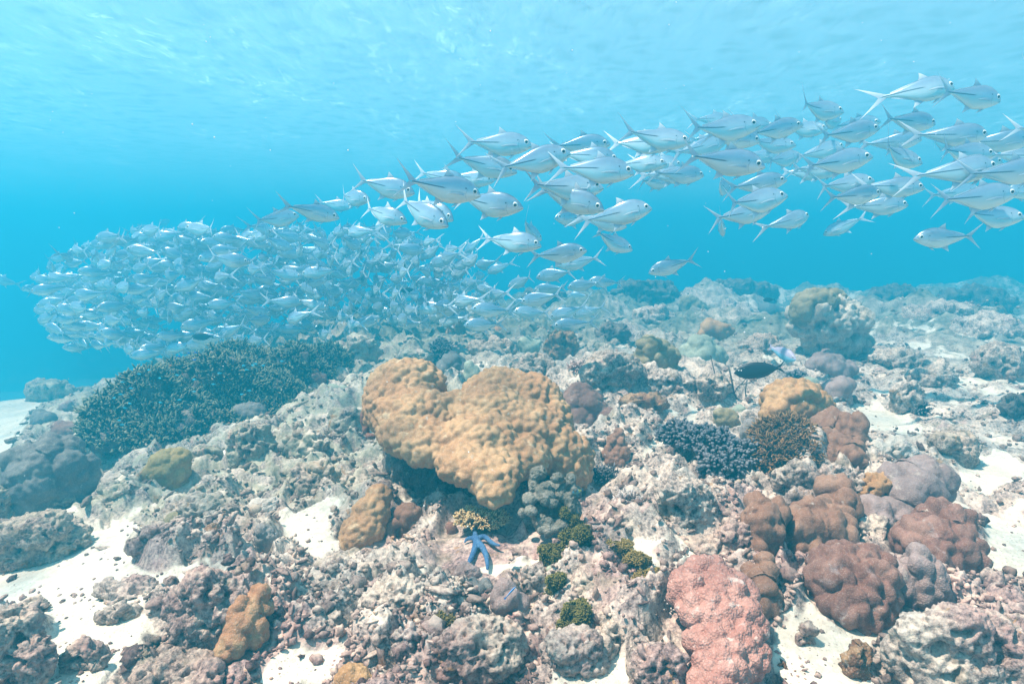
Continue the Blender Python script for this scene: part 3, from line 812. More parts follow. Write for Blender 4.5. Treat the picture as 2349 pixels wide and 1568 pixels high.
BACK = [
 ('E', 1050, 345, 920, 400, 30, 1, 'small trevally facing left in the gap between stream and lower cluster'),
 ('E', 1640, 310, 1390, 355, 10, 1.05, 'trevally facing left under the lowest fish of the centre group'),
 ('E', 1470, 395, 1250, 432, 15, 1.05, 'topmost trevally facing left in the lower cluster, before a pale far coral'),
 ('E', 1220, 440, 1060, 492, 25, 1, 'trevally facing left at the upper left of the lower cluster'),
 ('E', 1660, 468, 1460, 500, 10, 1.02, 'trevally facing left at the upper right of the lower cluster'),
 ('E', 1790, 475, 1600, 455, 10, 1.06, 'bright trevally with a white tail, rightmost of the lower cluster'),
 ('E', 1385, 552, 1145, 600, 15, 0.98, 'trevally facing left in the very middle of the lower cluster'),
 ('E', 1425, 500, 1230, 520, 15, 1.08, 'trevally hidden behind the middle fish of the lower cluster'),
 ('E', 1045, 560, 873, 555, 20, 1.02, 'white trevally with raised tail, left side of the lower cluster'),
 ('E', 1000, 745, 763, 755, 0, 1, 'lowest trevally of the lower cluster, facing left above the coral'),
 ('E', 1065, 660, 810, 645, 0, 0.98, 'dusky pink-backed trevally facing left, lower cluster'),
 ('E', 1310, 672, 1092, 665, 0, 1, 'trevally facing left right of the dusky pink-backed one'),
 ('E', 1545, 640, 1340, 705, 20, 0.98, 'trevally nose down to the left at the lower right of the cluster'),
 ('E', 1605, 745, 1362, 758, 10, 1, 'trevally facing left at the bottom right of the lower cluster'),
 ('E', 1290, 725, 1143, 732, 20, 1.04, 'short pale trevally between the two lowest fish of the cluster'),
 ('E', 770, 640, 550, 662, 5, 1, 'trevally facing left, left end of the low row near the reef'),
 ('E', 668, 572, 493, 572, 15, 1.02, 'trevally facing left above the left end of the low row'),
 ('E', 845, 568, 688, 580, 15, 1.05, 'trevally facing left left of the white raised-tail one'),
 ('E', 500, 690, 343, 690, 10, 1, 'trevally with spread tail facing left, nearest to the dense ball and the reef'),
 ('E', 625, 455, 442, 465, 5, 1.03, 'trevally facing left at the right rim of the dense ball, level'),
 ('E', 805, 395, 680, 445, 30, 1.05, 'trevally facing left nose down at the right rim of the dense ball'),
 ('E', 893, 462, 738, 480, 10, 1.05, 'white-bellied trevally facing left, right rim of the dense ball'),
 ('E', 705, 290, 528, 350, 25, 1, 'trevally nose down with upright tail at the right rim of the dense ball'),
 ('E', 505, 235, 365, 325, 30, 1.02, 'trevally diving left at the upper right rim of the dense ball'),
 ('E', 850, 185, 765, 280, 35, 1, 'trevally diving steeply just left of the full profile fish'),
 ('E', 385, 605, 268, 575, 20, 1.05, 'trevally nose up left within the right rim of the dense ball'),
 ('E', 445, 560, 350, 545, 30, 1.1, 'trevally before a dark fish at the right rim of the dense ball'),
 ('E', 1600, 560, 1460, 558, 20, 1.05, 'trevally facing left at the right of the lower cluster'),
 ('E', 835, 512, 695, 512, 15, 1.1, 'faint trevally facing left at the right rim of the dense ball'),
 ('E', 1680, 640, 1500, 690, 20, 1.08, 'trevally behind the nose down fish at the lower right of the cluster'),
 ('E', 560, 650, 430, 690, 40, 1.08, 'faint trevally below the level fish at the right rim of the dense ball'),
 ('E', 1240, 610, 1090, 600, 20, 1.12, 'faint trevally deep in the lower cluster'),
 ('F', 1420, 560, 1675, 580, 0, 1.0, 'clear trevally facing right in the upper half of the dense ball'),
 ('F', 1610, 420, 1810, 470, 10, 1.05, 'clear trevally facing right above its twin in the dense ball'),
 ('F', 1460, 375, 1235, 350, 0, 1.05, 'trevally facing left on top of the dense ball'),
 ('F', 940, 460, 762, 430, 10, 1.08, 'trevally facing left at the upper left shoulder of the dense ball'),
 ('F', 1450, 480, 1265, 450, 10, 1.08, 'trevally facing left under the topmost one of the dense ball'),
 ('F', 770, 645, 588, 620, 5, 1.05, 'bright white trevally facing left in the left half of the dense ball'),
 ('F', 890, 390, 1000, 345, 40, 1.1, 'trevally nose up right at the top left of the dense ball'),
 ('F', 1070, 350, 1115, 295, 50, 1.1, 'tiny white-faced trevally rising above the dense ball'),
 ('F', 470, 560, 583, 515, 35, 1.1, 'trevally nose up right at the left shoulder of the dense ball'),
 ('F', 100, 730, -60, 680, 10, 1.2, 'hazy trevally cut by the left edge, leaving the dense ball'),
 ('F', 1890, 1090, 1740, 1110, 5, 1.1, 'trevally facing left at the bottom right of the dense ball over the thicket'),
 ('F', 1430, 1145, 1265, 1165, 5, 1.1, 'trevally facing left at the bottom of the dense ball over the thicket'),
 ('F', 400, 905, 205, 905, 15, 1.15, 'trevally facing left at the leftmost bulge of the dense ball'),
]

BALL = [(60, 655), (110, 600), (190, 556), (330, 522), (440, 518), (560, 525), (640, 515), (760, 525), (880, 520), (960, 545), (1060, 580), (1120, 610), (1130, 660), (1150, 720), (1040, 745),
        (900, 762), (780, 775), (640, 790), (520, 795), (400, 815), (290, 818), (160, 800), (110, 745), (75, 700)]
def make_school():
    for sec, x0, y0, x1, y1, yaw, k, lab in STREAM:
        trevally(px(sec, x0, y0), px(sec, x1, y1), yaw, k, lab)
    for sec, x0, y0, x1, y1, yaw, k, lab in BACK:
        trevally(px(sec, x0, y0), px(sec, x1, y1), yaw, k, lab, RETURN if sec == 'E' else 'trevally of the dense ball at the left')
    fr = random.Random(77)
    for k in range(14):                                   # the faint ranks behind the right part of the stream
        x = fr.uniform(1480, 2330); y = 300 + (x - 1480) * 0.03 + fr.uniform(-45, 120); h = fr.uniform(38, 48)
        trevally((x - h, y + fr.uniform(-8, 8)), (x + h, y + fr.uniform(-8, 8)), fr.uniform(-20, 35), 1.16, 'faint trevally in the rear ranks behind the right part of the stream', small=True)
    # the dense ball: the front ranks one by one, the ranks behind as one mass
    r = random.Random(4)
    pts = []
    bx = np.array([p[0] for p in BALL]); by = np.array([p[1] for p in BALL])
    tries = 0
    while len(pts) < 900 and tries < 40000:
        tries += 1
        p = (r.uniform(60, 1160), r.uniform(510, 822))
        if not inpoly(BALL, np.array([p[0]]), np.array([p[1]]))[0]: continue
        front = len(pts) < 172
        if front and min([math.hypot(p[0] - q[0], (p[1] - q[1]) * 1.9) for q in pts] or [99]) < 22: continue
        pts.append(p)
    rest = []
    for i, p in enumerate(pts):
        front = i < 172
        t = (p[0] - 60) / 1100
        if t < 0.45: yaw = r.gauss(12, 22); face = -1
        elif t < 0.62: yaw = r.gauss(45, 25); face = r.choice((-1, -1, 1))
        else: yaw = r.gauss(62, 18); face = r.choice((-1, -1, -1, 1))
        yaw = max(-60, min(80, yaw))
        dist = (r.uniform(7.0, 8.6) if front else r.uniform(8.2, 11.4)) + 0.8 * (1 - t)
        L = 0.40 * r.uniform(0.92, 1.08)
        lp = max(4, L * math.cos(math.radians(yaw)) * FPX / dist)
        pitch = r.gauss(0.05, 0.16)
        hx, hy = face * math.cos(pitch) * lp / 2, math.sin(pitch) * lp / 2
        m = fish_matrix((p[0] - hx, p[1] - hy), (p[0] + hx, p[1] + hy), yaw, L, 1.0, r.uniform(-0.2, 0.2))
        C = m.translation
        if C.z < float(base(C.x, C.y)) + 0.25:
            if front: m.translation.z = float(base(C.x, C.y)) + 0.3
            else: continue
        v = r.randrange(5)
        if front:
            o = link('trevally', VARF[v]); o.matrix_world = m
            row = 'upper' if p[1] < 600 else 'middle' if p[1] < 700 else 'lower'
            part = 'left third' if t < 0.33 else 'middle third' if t < 0.66 else 'right third'
            way = 'swimming away' if yaw > 48 else 'coming nearer' if yaw < -25 else 'facing left' if face < 0 else 'facing right'
            tip = 'nose down' if hy > lp * 0.07 else 'nose up' if hy < -lp * 0.04 else 'level'
            tag(o, f'hazy trevally {way}, {tip}, in the {part} of the dense ball, {row} ranks', 'fish', 'trevally of the dense ball at the left')
        else: rest.append((m, v))
    Vs, Fq, UVs = [], [], []
    parts = {}
    for m, v in rest: parts.setdefault(v, []).append(m)
    allV, polys, mats, vzs, uvs = [], [], [], [], []
    n = 0
    for v, ms in parts.items():
        me = VARF[v]
        V = np.empty(len(me.vertices) * 3, dtype=np.float32); me.vertices.foreach_get('co', V); V = V.reshape(-1, 3)
        tot = np.empty(len(me.polygons), dtype=np.int32); me.polygons.foreach_get('loop_total', tot)
        idx = np.empty(len(me.loops), dtype=np.int32); me.loops.foreach_get('vertex_index', idx)
        mi = np.empty(len(me.polygons), dtype=np.int32); me.polygons.foreach_get('material_index', mi)
        vz = np.empty(len(me.vertices), dtype=np.float32); me.attributes['vz'].data.foreach_get('value', vz)
        uv = np.empty(len(me.loops) * 2, dtype=np.float32); me.uv_layers['body'].data.foreach_get('uv', uv)
        q4 = int((tot == 4).sum())                         # quads come first, then triangles
        for m in ms:
            a = np.array(m)
            allV.append(V @ a[:3, :3].T + a[:3, 3])
            polys.append((idx[:q4 * 4].reshape(-1, 4) + n, idx[q4 * 4:].reshape(-1, 3) + n, mi[:q4], mi[q4:], uv[:q4 * 8], uv[q4 * 8:]))
            vzs.append(vz); n += len(V)
    me = mesh_from('trevally_mass', np.concatenate(allV), [np.concatenate([p[0] for p in polys]), np.concatenate([p[1] for p in polys])])
    for m in (M['skin'], M['fin'], M['eye'], M['pupil']): me.materials.append(m)
    me.polygons.foreach_set('material_index', np.concatenate([p[2] for p in polys] + [p[3] for p in polys]))
    u = me.uv_layers.new(name='body'); u.data.foreach_set('uv', np.concatenate([p[4] for p in polys] + [p[5] for p in polys]))
    add_attr(me, 'vz', np.concatenate(vzs))
    tag(link('trevally_shoal', me), 'hazy mass of silver trevally filling the back of the dense ball', 'shoal', kind='stuff')

# ------------------------------------------------------------------ other fish
def plain_fish(name, prof, fins, cols, tail, head, yaw, L, label, cat='fish', group=None, bands=None, nl=30, eye=None, rough=0.5, k=1.0, roll=0.0, cache={}):
    if name not in cache:
        t = NT(name + '_skin')
        f = t.math('ADD', t.math('MULTIPLY', t.attr('vz'), 0.5), 0.5)
        c = t.ramp(f, cols)
        if bands:
            uv = t.add('ShaderNodeUVMap', uv_map='body'); sp = t.add('ShaderNodeSeparateXYZ'); t.l.new(uv.outputs[0], sp.inputs[0])
            c = t.mix(t.step(sp.outputs[0], bands[0], bands[1]), c, rgba(bands[2]))
        a = t.done(c, rough, None, 0.4)
        t = NT(name + '_fin'); b = t.done(rgba(cols[-1][1]), 0.5)
        cache[name] = fish_mesh(name, prof, fins, nl, 18, 0.0, eye, (a, b, M['eye'], M['pupil']))
    o = link(name, cache[name])
    o.matrix_world = fish_matrix(tail, head, yaw, L, k, roll)
    return tag(o, label, cat, group)

def oval(h, w, peak=0.4, end=0.05):
    s = np.linspace(0, 1, 12)
    p = np.where(s < peak, np.sin(s / peak * math.pi / 2) ** 0.75, np.cos((s - peak) / (1 - peak) * math.pi / 2) ** 0.9)
    p = np.maximum(p, np.where(s > 0.5, end / h, 0.03))
    return np.stack([s, p * h, p * h * 0.95, p * w], 1)

def make_other_fish():
    def fork(d, h, sp=0.0): return [(bez((0.96, 0.03), (1.08, 0.08), (1 + d, h), 6), bez((1.04 + sp, 0), (1.08, 0.05), (1 + d, h), 6), 0, 0, 0.01),
                                    (bez((0.96, -0.03), (1.08, -0.08), (1 + d, -h), 6), bez((1.04 + sp, 0), (1.08, -0.05), (1 + d, -h), 6), 0, 0, 0.01)]
    def ridge(h0, h1, s0, s1, sg, b): return (bez((s0, sg * b), ((s0 + s1) / 2, sg * (b + h0 + h1)), (s1, sg * h1), 8), bez((s0, sg * b * .8), ((s0 + s1) / 2, sg * b * .9), (s1 - 0.02, sg * 0.03), 8), 0, 0, 0.008)
    blk = [(0.0, (0.030, 0.026, 0.024)), (0.6, (0.020, 0.019, 0.022)), (1.0, (0.016, 0.016, 0.022))]
    plain_fish('surgeonfish', oval(0.20, 0.075, 0.38, 0.045), fork(0.17, 0.19) + [ridge(0.05, 0.05, 0.25, 0.93, 1, 0.17), ridge(0.05, 0.05, 0.35, 0.93, -1, 0.16)], blk,
               (1783, 843), (1686, 856), 8, 0.30, 'black oval surgeonfish with a forked tail gliding left above the bare twig', nl=36, eye=(0.11, 0.06, 0.02, 0.04))
    plain_fish('parrotfish', oval(0.19, 0.10, 0.38, 0.06), fork(0.16, 0.15, 0.06) + [ridge(0.05, 0.05, 0.25, 0.93, 1, 0.16), ridge(0.05, 0.04, 0.5, 0.93, -1, 0.12)],
               [(0.0, (0.22, 0.60, 0.78)), (0.45, (0.30, 0.62, 0.82)), (0.6, (0.55, 0.50, 0.66)), (1.0, (0.50, 0.42, 0.55))], (1787, 799), (1809, 824), -66, 0.36,
               'lilac and sky blue parrotfish facing the viewer behind the black surgeonfish', eye=(0.1, 0.06, 0.022, 0.05))
    plain_fish('cleaner_wrasse', oval(0.075, 0.05, 0.35, 0.035), [(bez((0.95, 0.03), (1.08, 0.07), (1.18, 0.07), 5), bez((1.0, -0.0), (1.1, 0.0), (1.18, 0.0), 5), 0, 0, 0.008), (bez((0.95, -0.03), (1.08, -0.07), (1.18, -0.07), 5), bez((1.0, 0.0), (1.1, 0.0), (1.18, 0.0), 5), 0, 0, 0.008)],
               [(0.0, (0.75, 0.85, 0.95)), (0.42, (0.60, 0.78, 0.95)), (0.47, (0.01, 0.01, 0.02)), (0.78, (0.01, 0.01, 0.03)), (0.84, (0.15, 0.40, 0.85)), (1.0, (0.10, 0.30, 0.75))],
               (1161, 1369), (1184, 1344), 0, 0.050, 'tiny black, white and blue striped wrasse slanting over the grey lumpy coral', k=0.93)
    plain_fish('angelfish', oval(0.27, 0.06, 0.42, 0.06), fork(0.2, 0.16, 0.1) + [ridge(0.09, 0.09, 0.25, 0.9, 1, 0.24), ridge(0.09, 0.09, 0.3, 0.9, -1, 0.24)],
               [(0.0, (0.30, 0.33, 0.14)), (0.6, (0.12, 0.30, 0.42)), (1.0, (0.10, 0.26, 0.40))], (1334, 1124), (1312, 1130), 0, 0.041, 'small slate blue damselfish with a yellow tail beside the knobby grey coral', bands=(0.6, 0.75, (0.55, 0.45, 0.10)), nl=20)
    dm = oval(0.21, 0.07, 0.4, 0.06); df = fork(0.25, 0.17, 0.08) + [ridge(0.05, 0.06, 0.25, 0.92, 1, 0.18), ridge(0.05, 0.06, 0.4, 0.92, -1, 0.17)]
    blue = [(0.0, (0.02, 0.22, 0.62)), (1.0, (0.01, 0.10, 0.60))]; teal = [(0.0, (0.05, 0.52, 0.66)), (1.0, (0.03, 0.42, 0.60))]; orange = [(0.0, (0.75, 0.26, 0.05)), (1.0, (0.65, 0.20, 0.05))]; dark = [(0.0, (0.02, 0.025, 0.04)), (1.0, (0.012, 0.014, 0.025))]
    r = random.Random(9)
    for i in range(26):
        x = r.uniform(260, 660); y = 800 + (640 - x) * 0.20 + r.uniform(-12, 105)
        f = r.choice((-1, 1)); hx = f * 4.6
        plain_fish('damselfish_teal', dm, df, teal, (x - hx, y + r.uniform(-1.5, 1.5)), (x + hx, y), r.uniform(-25, 25), 0.030, 'tiny turquoise damselfish hovering over the dark branching thicket', 'fish', 'turquoise damselfish over the thicket', nl=10, k=r.uniform(0.9, 1.0))
    for i in range(9):
        x = r.uniform(355, 470); y = 845 - (x - 355) * 0.28 + r.uniform(-14, 8)
        plain_fish('damselfish_blue', dm, df, blue, (x - 4, y), (x + 4, y + r.uniform(-2, 2)), r.uniform(-25, 25), 0.031, 'tiny deep blue damselfish along the crest of the branching thicket', 'fish', 'deep blue damselfish over the thicket crest', nl=10)
    for lab, x, y in (('tiny orange fish on the crest of the branching thicket', 391, 838), ('tiny orange fish in front of the dark domed coral at the thicket', 525, 970), ('tiny orange fish low in the middle of the thicket', 369, 944)):
        plain_fish('anthias', dm, df, orange, (x - 4, y), (x + 4, y), 0, 0.028, lab, nl=10)
    for lab, x, y, w in (('small black damselfish over the rubble right of the mustard coral', 495, 1080, 9), ('small dark fish low in the haze beyond the reef at the left', 1111, 1030, 0), ('small black fish far off above the reef at the right', 1762, 688, 12),
                         ('dark fish hanging at the right edge of the lower cluster', 1320, 912 - 160, 17), ('black fish at the right edge of the picture above the grey rubble', 2350, 905, 12), ('dark fish behind the trevally at the right rim of the dense ball', 935, 666, 17), ('slim dark fish within the bottom of the dense ball', 462, 772, 22)):
        if w: plain_fish('dark_damselfish', dm, df, dark, (x + w, y - 1), (x - w, y), 0, 0.047 if w < 10 else (0.09 if x > 2300 else 0.16) if w < 14 else 0.22, lab, nl=16)
# ------------------------------------------------------------------ the corals and rocks one by one
def make_coral_mats():
    coral_mat('tan_coral', (0.37, 0.20, 0.10), (0.47, 0.285, 0.15), (0.56, 0.40, 0.25), 5, 70, 0.22)
    coral_mat('dead_base', (0.085, 0.07, 0.065), (0.19, 0.16, 0.14), (0.32, 0.27, 0.23), 9, 50, 0.6)
    coral_mat('gold_coral', (0.36, 0.19, 0.085), (0.49, 0.285, 0.135), (0.34, 0.18, 0.08), 5, 70, 0.25)
    coral_mat('brown_coral', (0.225, 0.112, 0.072), (0.31, 0.175, 0.12), (0.22, 0.125, 0.095), 6, 90, 0.25)
    coral_mat('plum_coral', (0.20, 0.095, 0.072), (0.29, 0.155, 0.12), (0.33, 0.22, 0.20), 6, 90, 0.25)
    coral_mat('knob_grey', (0.15, 0.14, 0.115), (0.24, 0.22, 0.185), (0.34, 0.30, 0.27), 14, 80, 0.4)
    coral_mat('mauve_coral', (0.26, 0.18, 0.168), (0.34, 0.25, 0.24), (0.44, 0.35, 0.31), 7, 80, 0.3)
    coral_mat('pink_coral', (0.40, 0.185, 0.15), (0.49, 0.26, 0.215), (0.62, 0.44, 0.39), 9, 60, 0.5)
    coral_mat('slate_coral', (0.13, 0.125, 0.125), (0.20, 0.19, 0.18), (0.26, 0.25, 0.22), 7, 80, 0.3)
    coral_mat('grey_coral', (0.24, 0.21, 0.20), (0.33, 0.29, 0.27), (0.42, 0.38, 0.36), 8, 80, 0.3)
    coral_mat('mustard_coral', (0.33, 0.225, 0.085), (0.45, 0.32, 0.13), (0.30, 0.22, 0.08), 6, 80, 0.35)
    coral_mat('olive_coral', (0.22, 0.18, 0.10), (0.32, 0.26, 0.16), (0.38, 0.33, 0.24), 8, 80, 0.3)
    coral_mat('sage_coral', (0.30, 0.33, 0.26), (0.40, 0.43, 0.34), (0.48, 0.48, 0.40), 6, 60, 0.3)
    coral_mat('orange_coral', (0.34, 0.165, 0.085), (0.45, 0.265, 0.14), (0.36, 0.15, 0.07), 9, 80, 0.25)
    coral_mat('rust_rock', (0.20, 0.10, 0.06), (0.40, 0.24, 0.13), (0.50, 0.40, 0.33), 13, 50, 0.6)
    coral_mat('algae', (0.095, 0.088, 0.018), (0.17, 0.15, 0.032), (0.24, 0.18, 0.05), 9, 110, 0.9, 0.95)
    coral_mat('algae_tan', (0.15, 0.11, 0.025), (0.25, 0.16, 0.045), (0.20, 0.16, 0.05), 9, 110, 0.9, 0.95)
    coral_mat('blue_skin', (0.045, 0.13, 0.30), (0.075, 0.19, 0.37), (0.13, 0.27, 0.42), 18, 130, 0.5, 0.7)
    coral_mat('pale_slab', (0.50, 0.43, 0.38), (0.60, 0.53, 0.46), (0.40, 0.33, 0.32), 8, 60, 0.4)
    coral_mat('dark_twig', (0.10, 0.09, 0.085), (0.18, 0.165, 0.15), None, 20, 120, 0.4)
    def branch_mat(name, lo, hi, side=None):
        t = NT(name)
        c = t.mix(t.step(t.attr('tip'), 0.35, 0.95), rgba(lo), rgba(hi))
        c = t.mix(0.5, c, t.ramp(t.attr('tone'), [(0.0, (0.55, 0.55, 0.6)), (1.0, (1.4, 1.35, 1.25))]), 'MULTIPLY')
        M[name] = t.done(c, 0.8, t.bump(t.noise(t.obj(), 160, 3), 0.4, 0.004), 0.2)
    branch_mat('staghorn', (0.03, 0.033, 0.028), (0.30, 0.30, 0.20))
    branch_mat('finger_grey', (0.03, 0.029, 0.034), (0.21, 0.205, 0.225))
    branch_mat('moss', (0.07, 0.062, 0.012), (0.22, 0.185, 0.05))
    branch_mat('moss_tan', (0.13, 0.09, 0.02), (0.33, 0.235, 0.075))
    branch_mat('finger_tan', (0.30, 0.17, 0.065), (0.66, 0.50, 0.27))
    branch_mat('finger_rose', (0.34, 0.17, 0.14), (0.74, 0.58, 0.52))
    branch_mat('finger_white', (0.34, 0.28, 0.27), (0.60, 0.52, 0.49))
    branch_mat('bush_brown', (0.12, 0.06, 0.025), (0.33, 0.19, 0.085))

CR = random.Random(21)
def yb(x, y):
    return float(ground(x, y)[1])

def dome(name, x0, y0, x1, y1, style, mat, label, cat='coral', n=4, cell=None, amp=1.0, y=None, voxel=None, depth=0.85, sm=10, flat=False, group=None, back=0.0):
    """a head seen in the box x0..x1, y0..y1 of the photograph, standing on the floor below it"""
    rx, ry = (x1 - x0) / 2, (y1 - y0) / 2
    cx, cy = (x0 + x1) / 2, (y0 + y1) / 2
    if y is None:
        f = yb(cx, y1)
        y = f + rx * unit(cx, y1, f) * depth * 0.8 + back
    u = unit(cx, cy, y)
    rm = rx * u * depth
    lobes = [L(cx, cy + ry * 0.12, rx * (0.80 if n else 0.97), ry * (0.86 if n else 1.0), y, rm * 0.85)]
    for k in range(n):
        a = 2 * math.pi * (k + CR.uniform(-0.3, 0.3)) / max(n, 1)
        q = CR.uniform(0.42, 0.55)
        lobes.append(L(cx + math.cos(a) * rx * (1 - q) * 0.98, cy + math.sin(a) * ry * (1 - q) * 0.98, rx * q, ry * q * 1.05, y + CR.uniform(-0.35, 0.25) * rm, rm * q * 1.1))
    lobes.append(L(cx, y1 - ry * 0.25, rx * 0.8, ry * 0.6, y + rm * 0.1, rm * 0.8))
    R = (rx + ry) / 2 * u
    if style == 'rock': cell = cell or 0.06 * max(1.0, y / 3.5)
    return blob(name, lobes, voxel or max(0.006, 0.0027 * y), style, M[mat], label, cat, cell=cell or R * 0.26, amp=amp, smooth_it=sm, group=group)

def rock(x0, y0, x1, y1, label, mat='rock', amp=1.0, n=6, cell=None, name='reef_rock', y=None, depth=0.85, group=None, back=0.0):
    rx = (x1 - x0) / 2
    return dome(name, x0, y0, x1, y1, 'rock', mat, label, 'rock', n=n, cell=cell, amp=amp, y=y, depth=depth, sm=4, group=group, back=back)

def on_ellipsoids(lobes, n, keep, seed):
    """points and normals over the outside of a pile of ellipsoids"""
    r = np.random.RandomState(seed)
    ar = np.array([(l[1][0] * l[1][1] * l[1][2]) ** (2 / 3) for l in lobes]); k = r.choice(len(lobes), n * 6, p=ar / ar.sum())
    d = r.normal(size=(n * 6, 3)); d /= np.linalg.norm(d, axis=1)[:, None]
    C = np.array([l[0] for l in lobes]); R = np.array([l[1] for l in lobes])
    P = C[k] + d * R[k]; N = d / R[k]; N /= np.linalg.norm(N, axis=1)[:, None]
    ok = keep(P, N)
    for j in range(len(lobes)):
        ok &= (k == j) | ((((P - C[j]) / R[j]) ** 2).sum(1) > 0.97)
    i = np.nonzero(ok)[0][:n]
    return P[i], N[i]

def fingers(name, P, N, length, radius, mat, label=None, seed=1, spread=0.5, side=0, parent=None, taper=0.55, cat='coral', org=None, up=0.0, sides=6):
    """a bush of tapering branchlets as one mesh; side = number of smaller ones on each"""
    r = np.random.RandomState(seed)
    m = len(P)
    D = N + r.normal(size=(m, 3)) * spread * 0.5 + np.array((0, 0, up)); D /= np.linalg.norm(D, axis=1)[:, None]
    Ln = length * r.uniform(0.6, 1.25, m); Rn = radius * r.uniform(0.8, 1.2, m)
    B = [(P, D, Ln, Rn)]
    for k in range(side):
        q = r.uniform(0.3, 0.75, m)
        D2 = D + r.normal(size=(m, 3)) * 0.75; D2 /= np.linalg.norm(D2, axis=1)[:, None]
        B.append((P + D * (Ln * q)[:, None], D2, Ln * r.uniform(0.4, 0.65, m), Rn * 0.75))
    P = np.concatenate([b[0] for b in B]); D = np.concatenate([b[1] for b in B]); Ln = np.concatenate([b[2] for b in B]); Rn = np.concatenate([b[3] for b in B])
    m = len(P)
    A = np.cross(D, np.where(np.abs(D[:, 2:3]) < 0.9, np.array([[0, 0, 1.0]]), np.array([[1.0, 0, 0]]))); A /= np.linalg.norm(A, axis=1)[:, None]
    Bv = np.cross(D, A)
    ts = np.array((-0.15, 0.35, 0.72, 0.93)); rs = np.array((1.1, 0.92, 0.5 + taper * 0.5, taper * 0.75))
    th = np.linspace(0, 2 * np.pi, sides, endpoint=False)
    bendv = r.normal(size=(m, 3)) * 0.12
    V = []
    for t, q in zip(ts, rs):
        c = P + D * (Ln * t)[:, None] + bendv * (Ln * t * t)[:, None]
        V.append(c[:, None] + (A[:, None] * np.cos(th)[None, :, None] + Bv[:, None] * np.sin(th)[None, :, None]) * (Rn * q)[:, None, None])
    V = np.stack(V, 1).reshape(m, -1, 3)
    V = np.concatenate([V, (P + D * Ln[:, None] + bendv * Ln[:, None])[:, None]], 1)
    nv = V.shape[1]
    q = []
    for a in range(3):
        for k in range(sides): q.append((a * sides + k, a * sides + (k + 1) % sides, (a + 1) * sides + (k + 1) % sides, (a + 1) * sides + k))
    tr = [(3 * sides + k, 3 * sides + (k + 1) % sides, nv - 1) for k in range(sides)]
    off = np.arange(m)[:, None, None] * nv
    o = np.array(org) if org is not None else P.mean(0)
    me = mesh_from(name, V.reshape(-1, 3) - o, [(np.array(q)[None] + off).reshape(-1, 4), (np.array(tr)[None] + off).reshape(-1, 3)])
    add_attr(me, 'tip', np.tile(np.concatenate([np.repeat((0.0, 0.3, 0.75, 1.0), sides), [1.0]]), m))
    add_attr(me, 'tone', np.repeat(r.uniform(0, 1, m), nv))
    ob = link(name, me, o if parent is None else Vector(o) - Vector(parent.location), M[mat], parent)
    if label: tag(ob, label, cat)
    return ob

def tube(name, pts, rad, mat, label=None, cat=None, parent=None, sides=8, org=None, vscale=1.0):
    """a tube along points with a radius at each"""
    P = np.array(pts, dtype=float); n = len(P)
    k = max(2, 5); t = np.linspace(0, n - 1, (n - 1) * k + 1)
    i = np.clip(t.astype(int), 0, n - 2); f = (t - i)[:, None]
    p0, p1, p2, p3 = P[np.clip(i - 1, 0, n - 1)], P[i], P[i + 1], P[np.clip(i + 2, 0, n - 1)]
    Q = 0.5 * (2 * p1 + (p2 - p0) * f + (2 * p0 - 5 * p1 + 4 * p2 - p3) * f * f + (3 * p1 - p0 - 3 * p2 + p3) * f ** 3)
    R = np.interp(t, np.arange(n), rad)
    D = np.gradient(Q, axis=0); D /= np.linalg.norm(D, axis=1)[:, None]
    A = np.cross(D, np.array((0.1, 0.2, 1.0))); A /= np.linalg.norm(A, axis=1)[:, None]; B = np.cross(D, A)
    th = np.linspace(0, 2 * np.pi, sides, endpoint=False)
    V = (Q[:, None] + (A[:, None] * np.cos(th)[None, :, None] + B[:, None] * np.sin(th)[None, :, None] * vscale) * R[:, None, None]).reshape(-1, 3)
    m = len(Q)
    F = [(a * sides + c, a * sides + (c + 1) % sides, (a + 1) * sides + (c + 1) % sides, (a + 1) * sides + c) for a in range(m - 1) for c in range(sides)]
    V = np.concatenate([V, Q[:1] - D[:1] * R[0] * 0.6, Q[-1:] + D[-1:] * R[-1] * 0.8])
    T = [(len(V) - 2, (c + 1) % sides, c) for c in range(sides)] + [(len(V) - 1, (m - 1) * sides + c, (m - 1) * sides + (c + 1) % sides) for c in range(sides)]
    return V, np.array(F), np.array(T)

def tubes(name, list_, mat, label, cat):
    Vs, Fs, Ts, n = [], [], [], 0
    for pts, rad in list_:
        V, F, T = tube('', pts, rad, None)
        Vs.append(V); Fs.append(F + n); Ts.append(T + n); n += len(V)
    V = np.concatenate(Vs); o = V.mean(0)
    return tag(link(name, mesh_from(name, V - o, [np.concatenate(Fs), np.concatenate(Ts)]), o, M[mat]), label, cat)

def small_bush(name, x0, y0, x1, y1, mat, label, n, ln, rd, side=1, spread=0.6, seed=3, base_mat='dead_base', up=0.2, back=0.0):
    """a little branching colony: a base with branchlets all over it"""
    cx, cy, rx, ry = (x0 + x1) / 2, (y0 + y1) / 2, (x1 - x0) / 2, (y1 - y0) / 2
    f = yb(cx, y1); u = unit(cx, y1, f); y = f + rx * u * 0.7 + back
    lob = [L(cx, cy + ry * 0.3, rx * 0.72, ry * 0.62, y, rx * u * 0.6), L(cx - rx * 0.3, cy + ry * 0.3, rx * 0.45, ry * 0.6, y, rx * u * 0.4), L(cx + rx * 0.3, cy + ry * 0.25, rx * 0.45, ry * 0.6, y, rx * u * 0.4)]
    P, N = on_ellipsoids(lob, n, lambda P, N: N[:, 2] > -0.25, seed)
    o = fingers(name, P, N, ln, rd, mat, label, seed, spread, side, up=up)
    blob('base', lob, max(0.006, rx * u * 0.06), 'rock', M[base_mat], parent=o, cell=rx * u * 0.4, smooth_it=2)
    return o

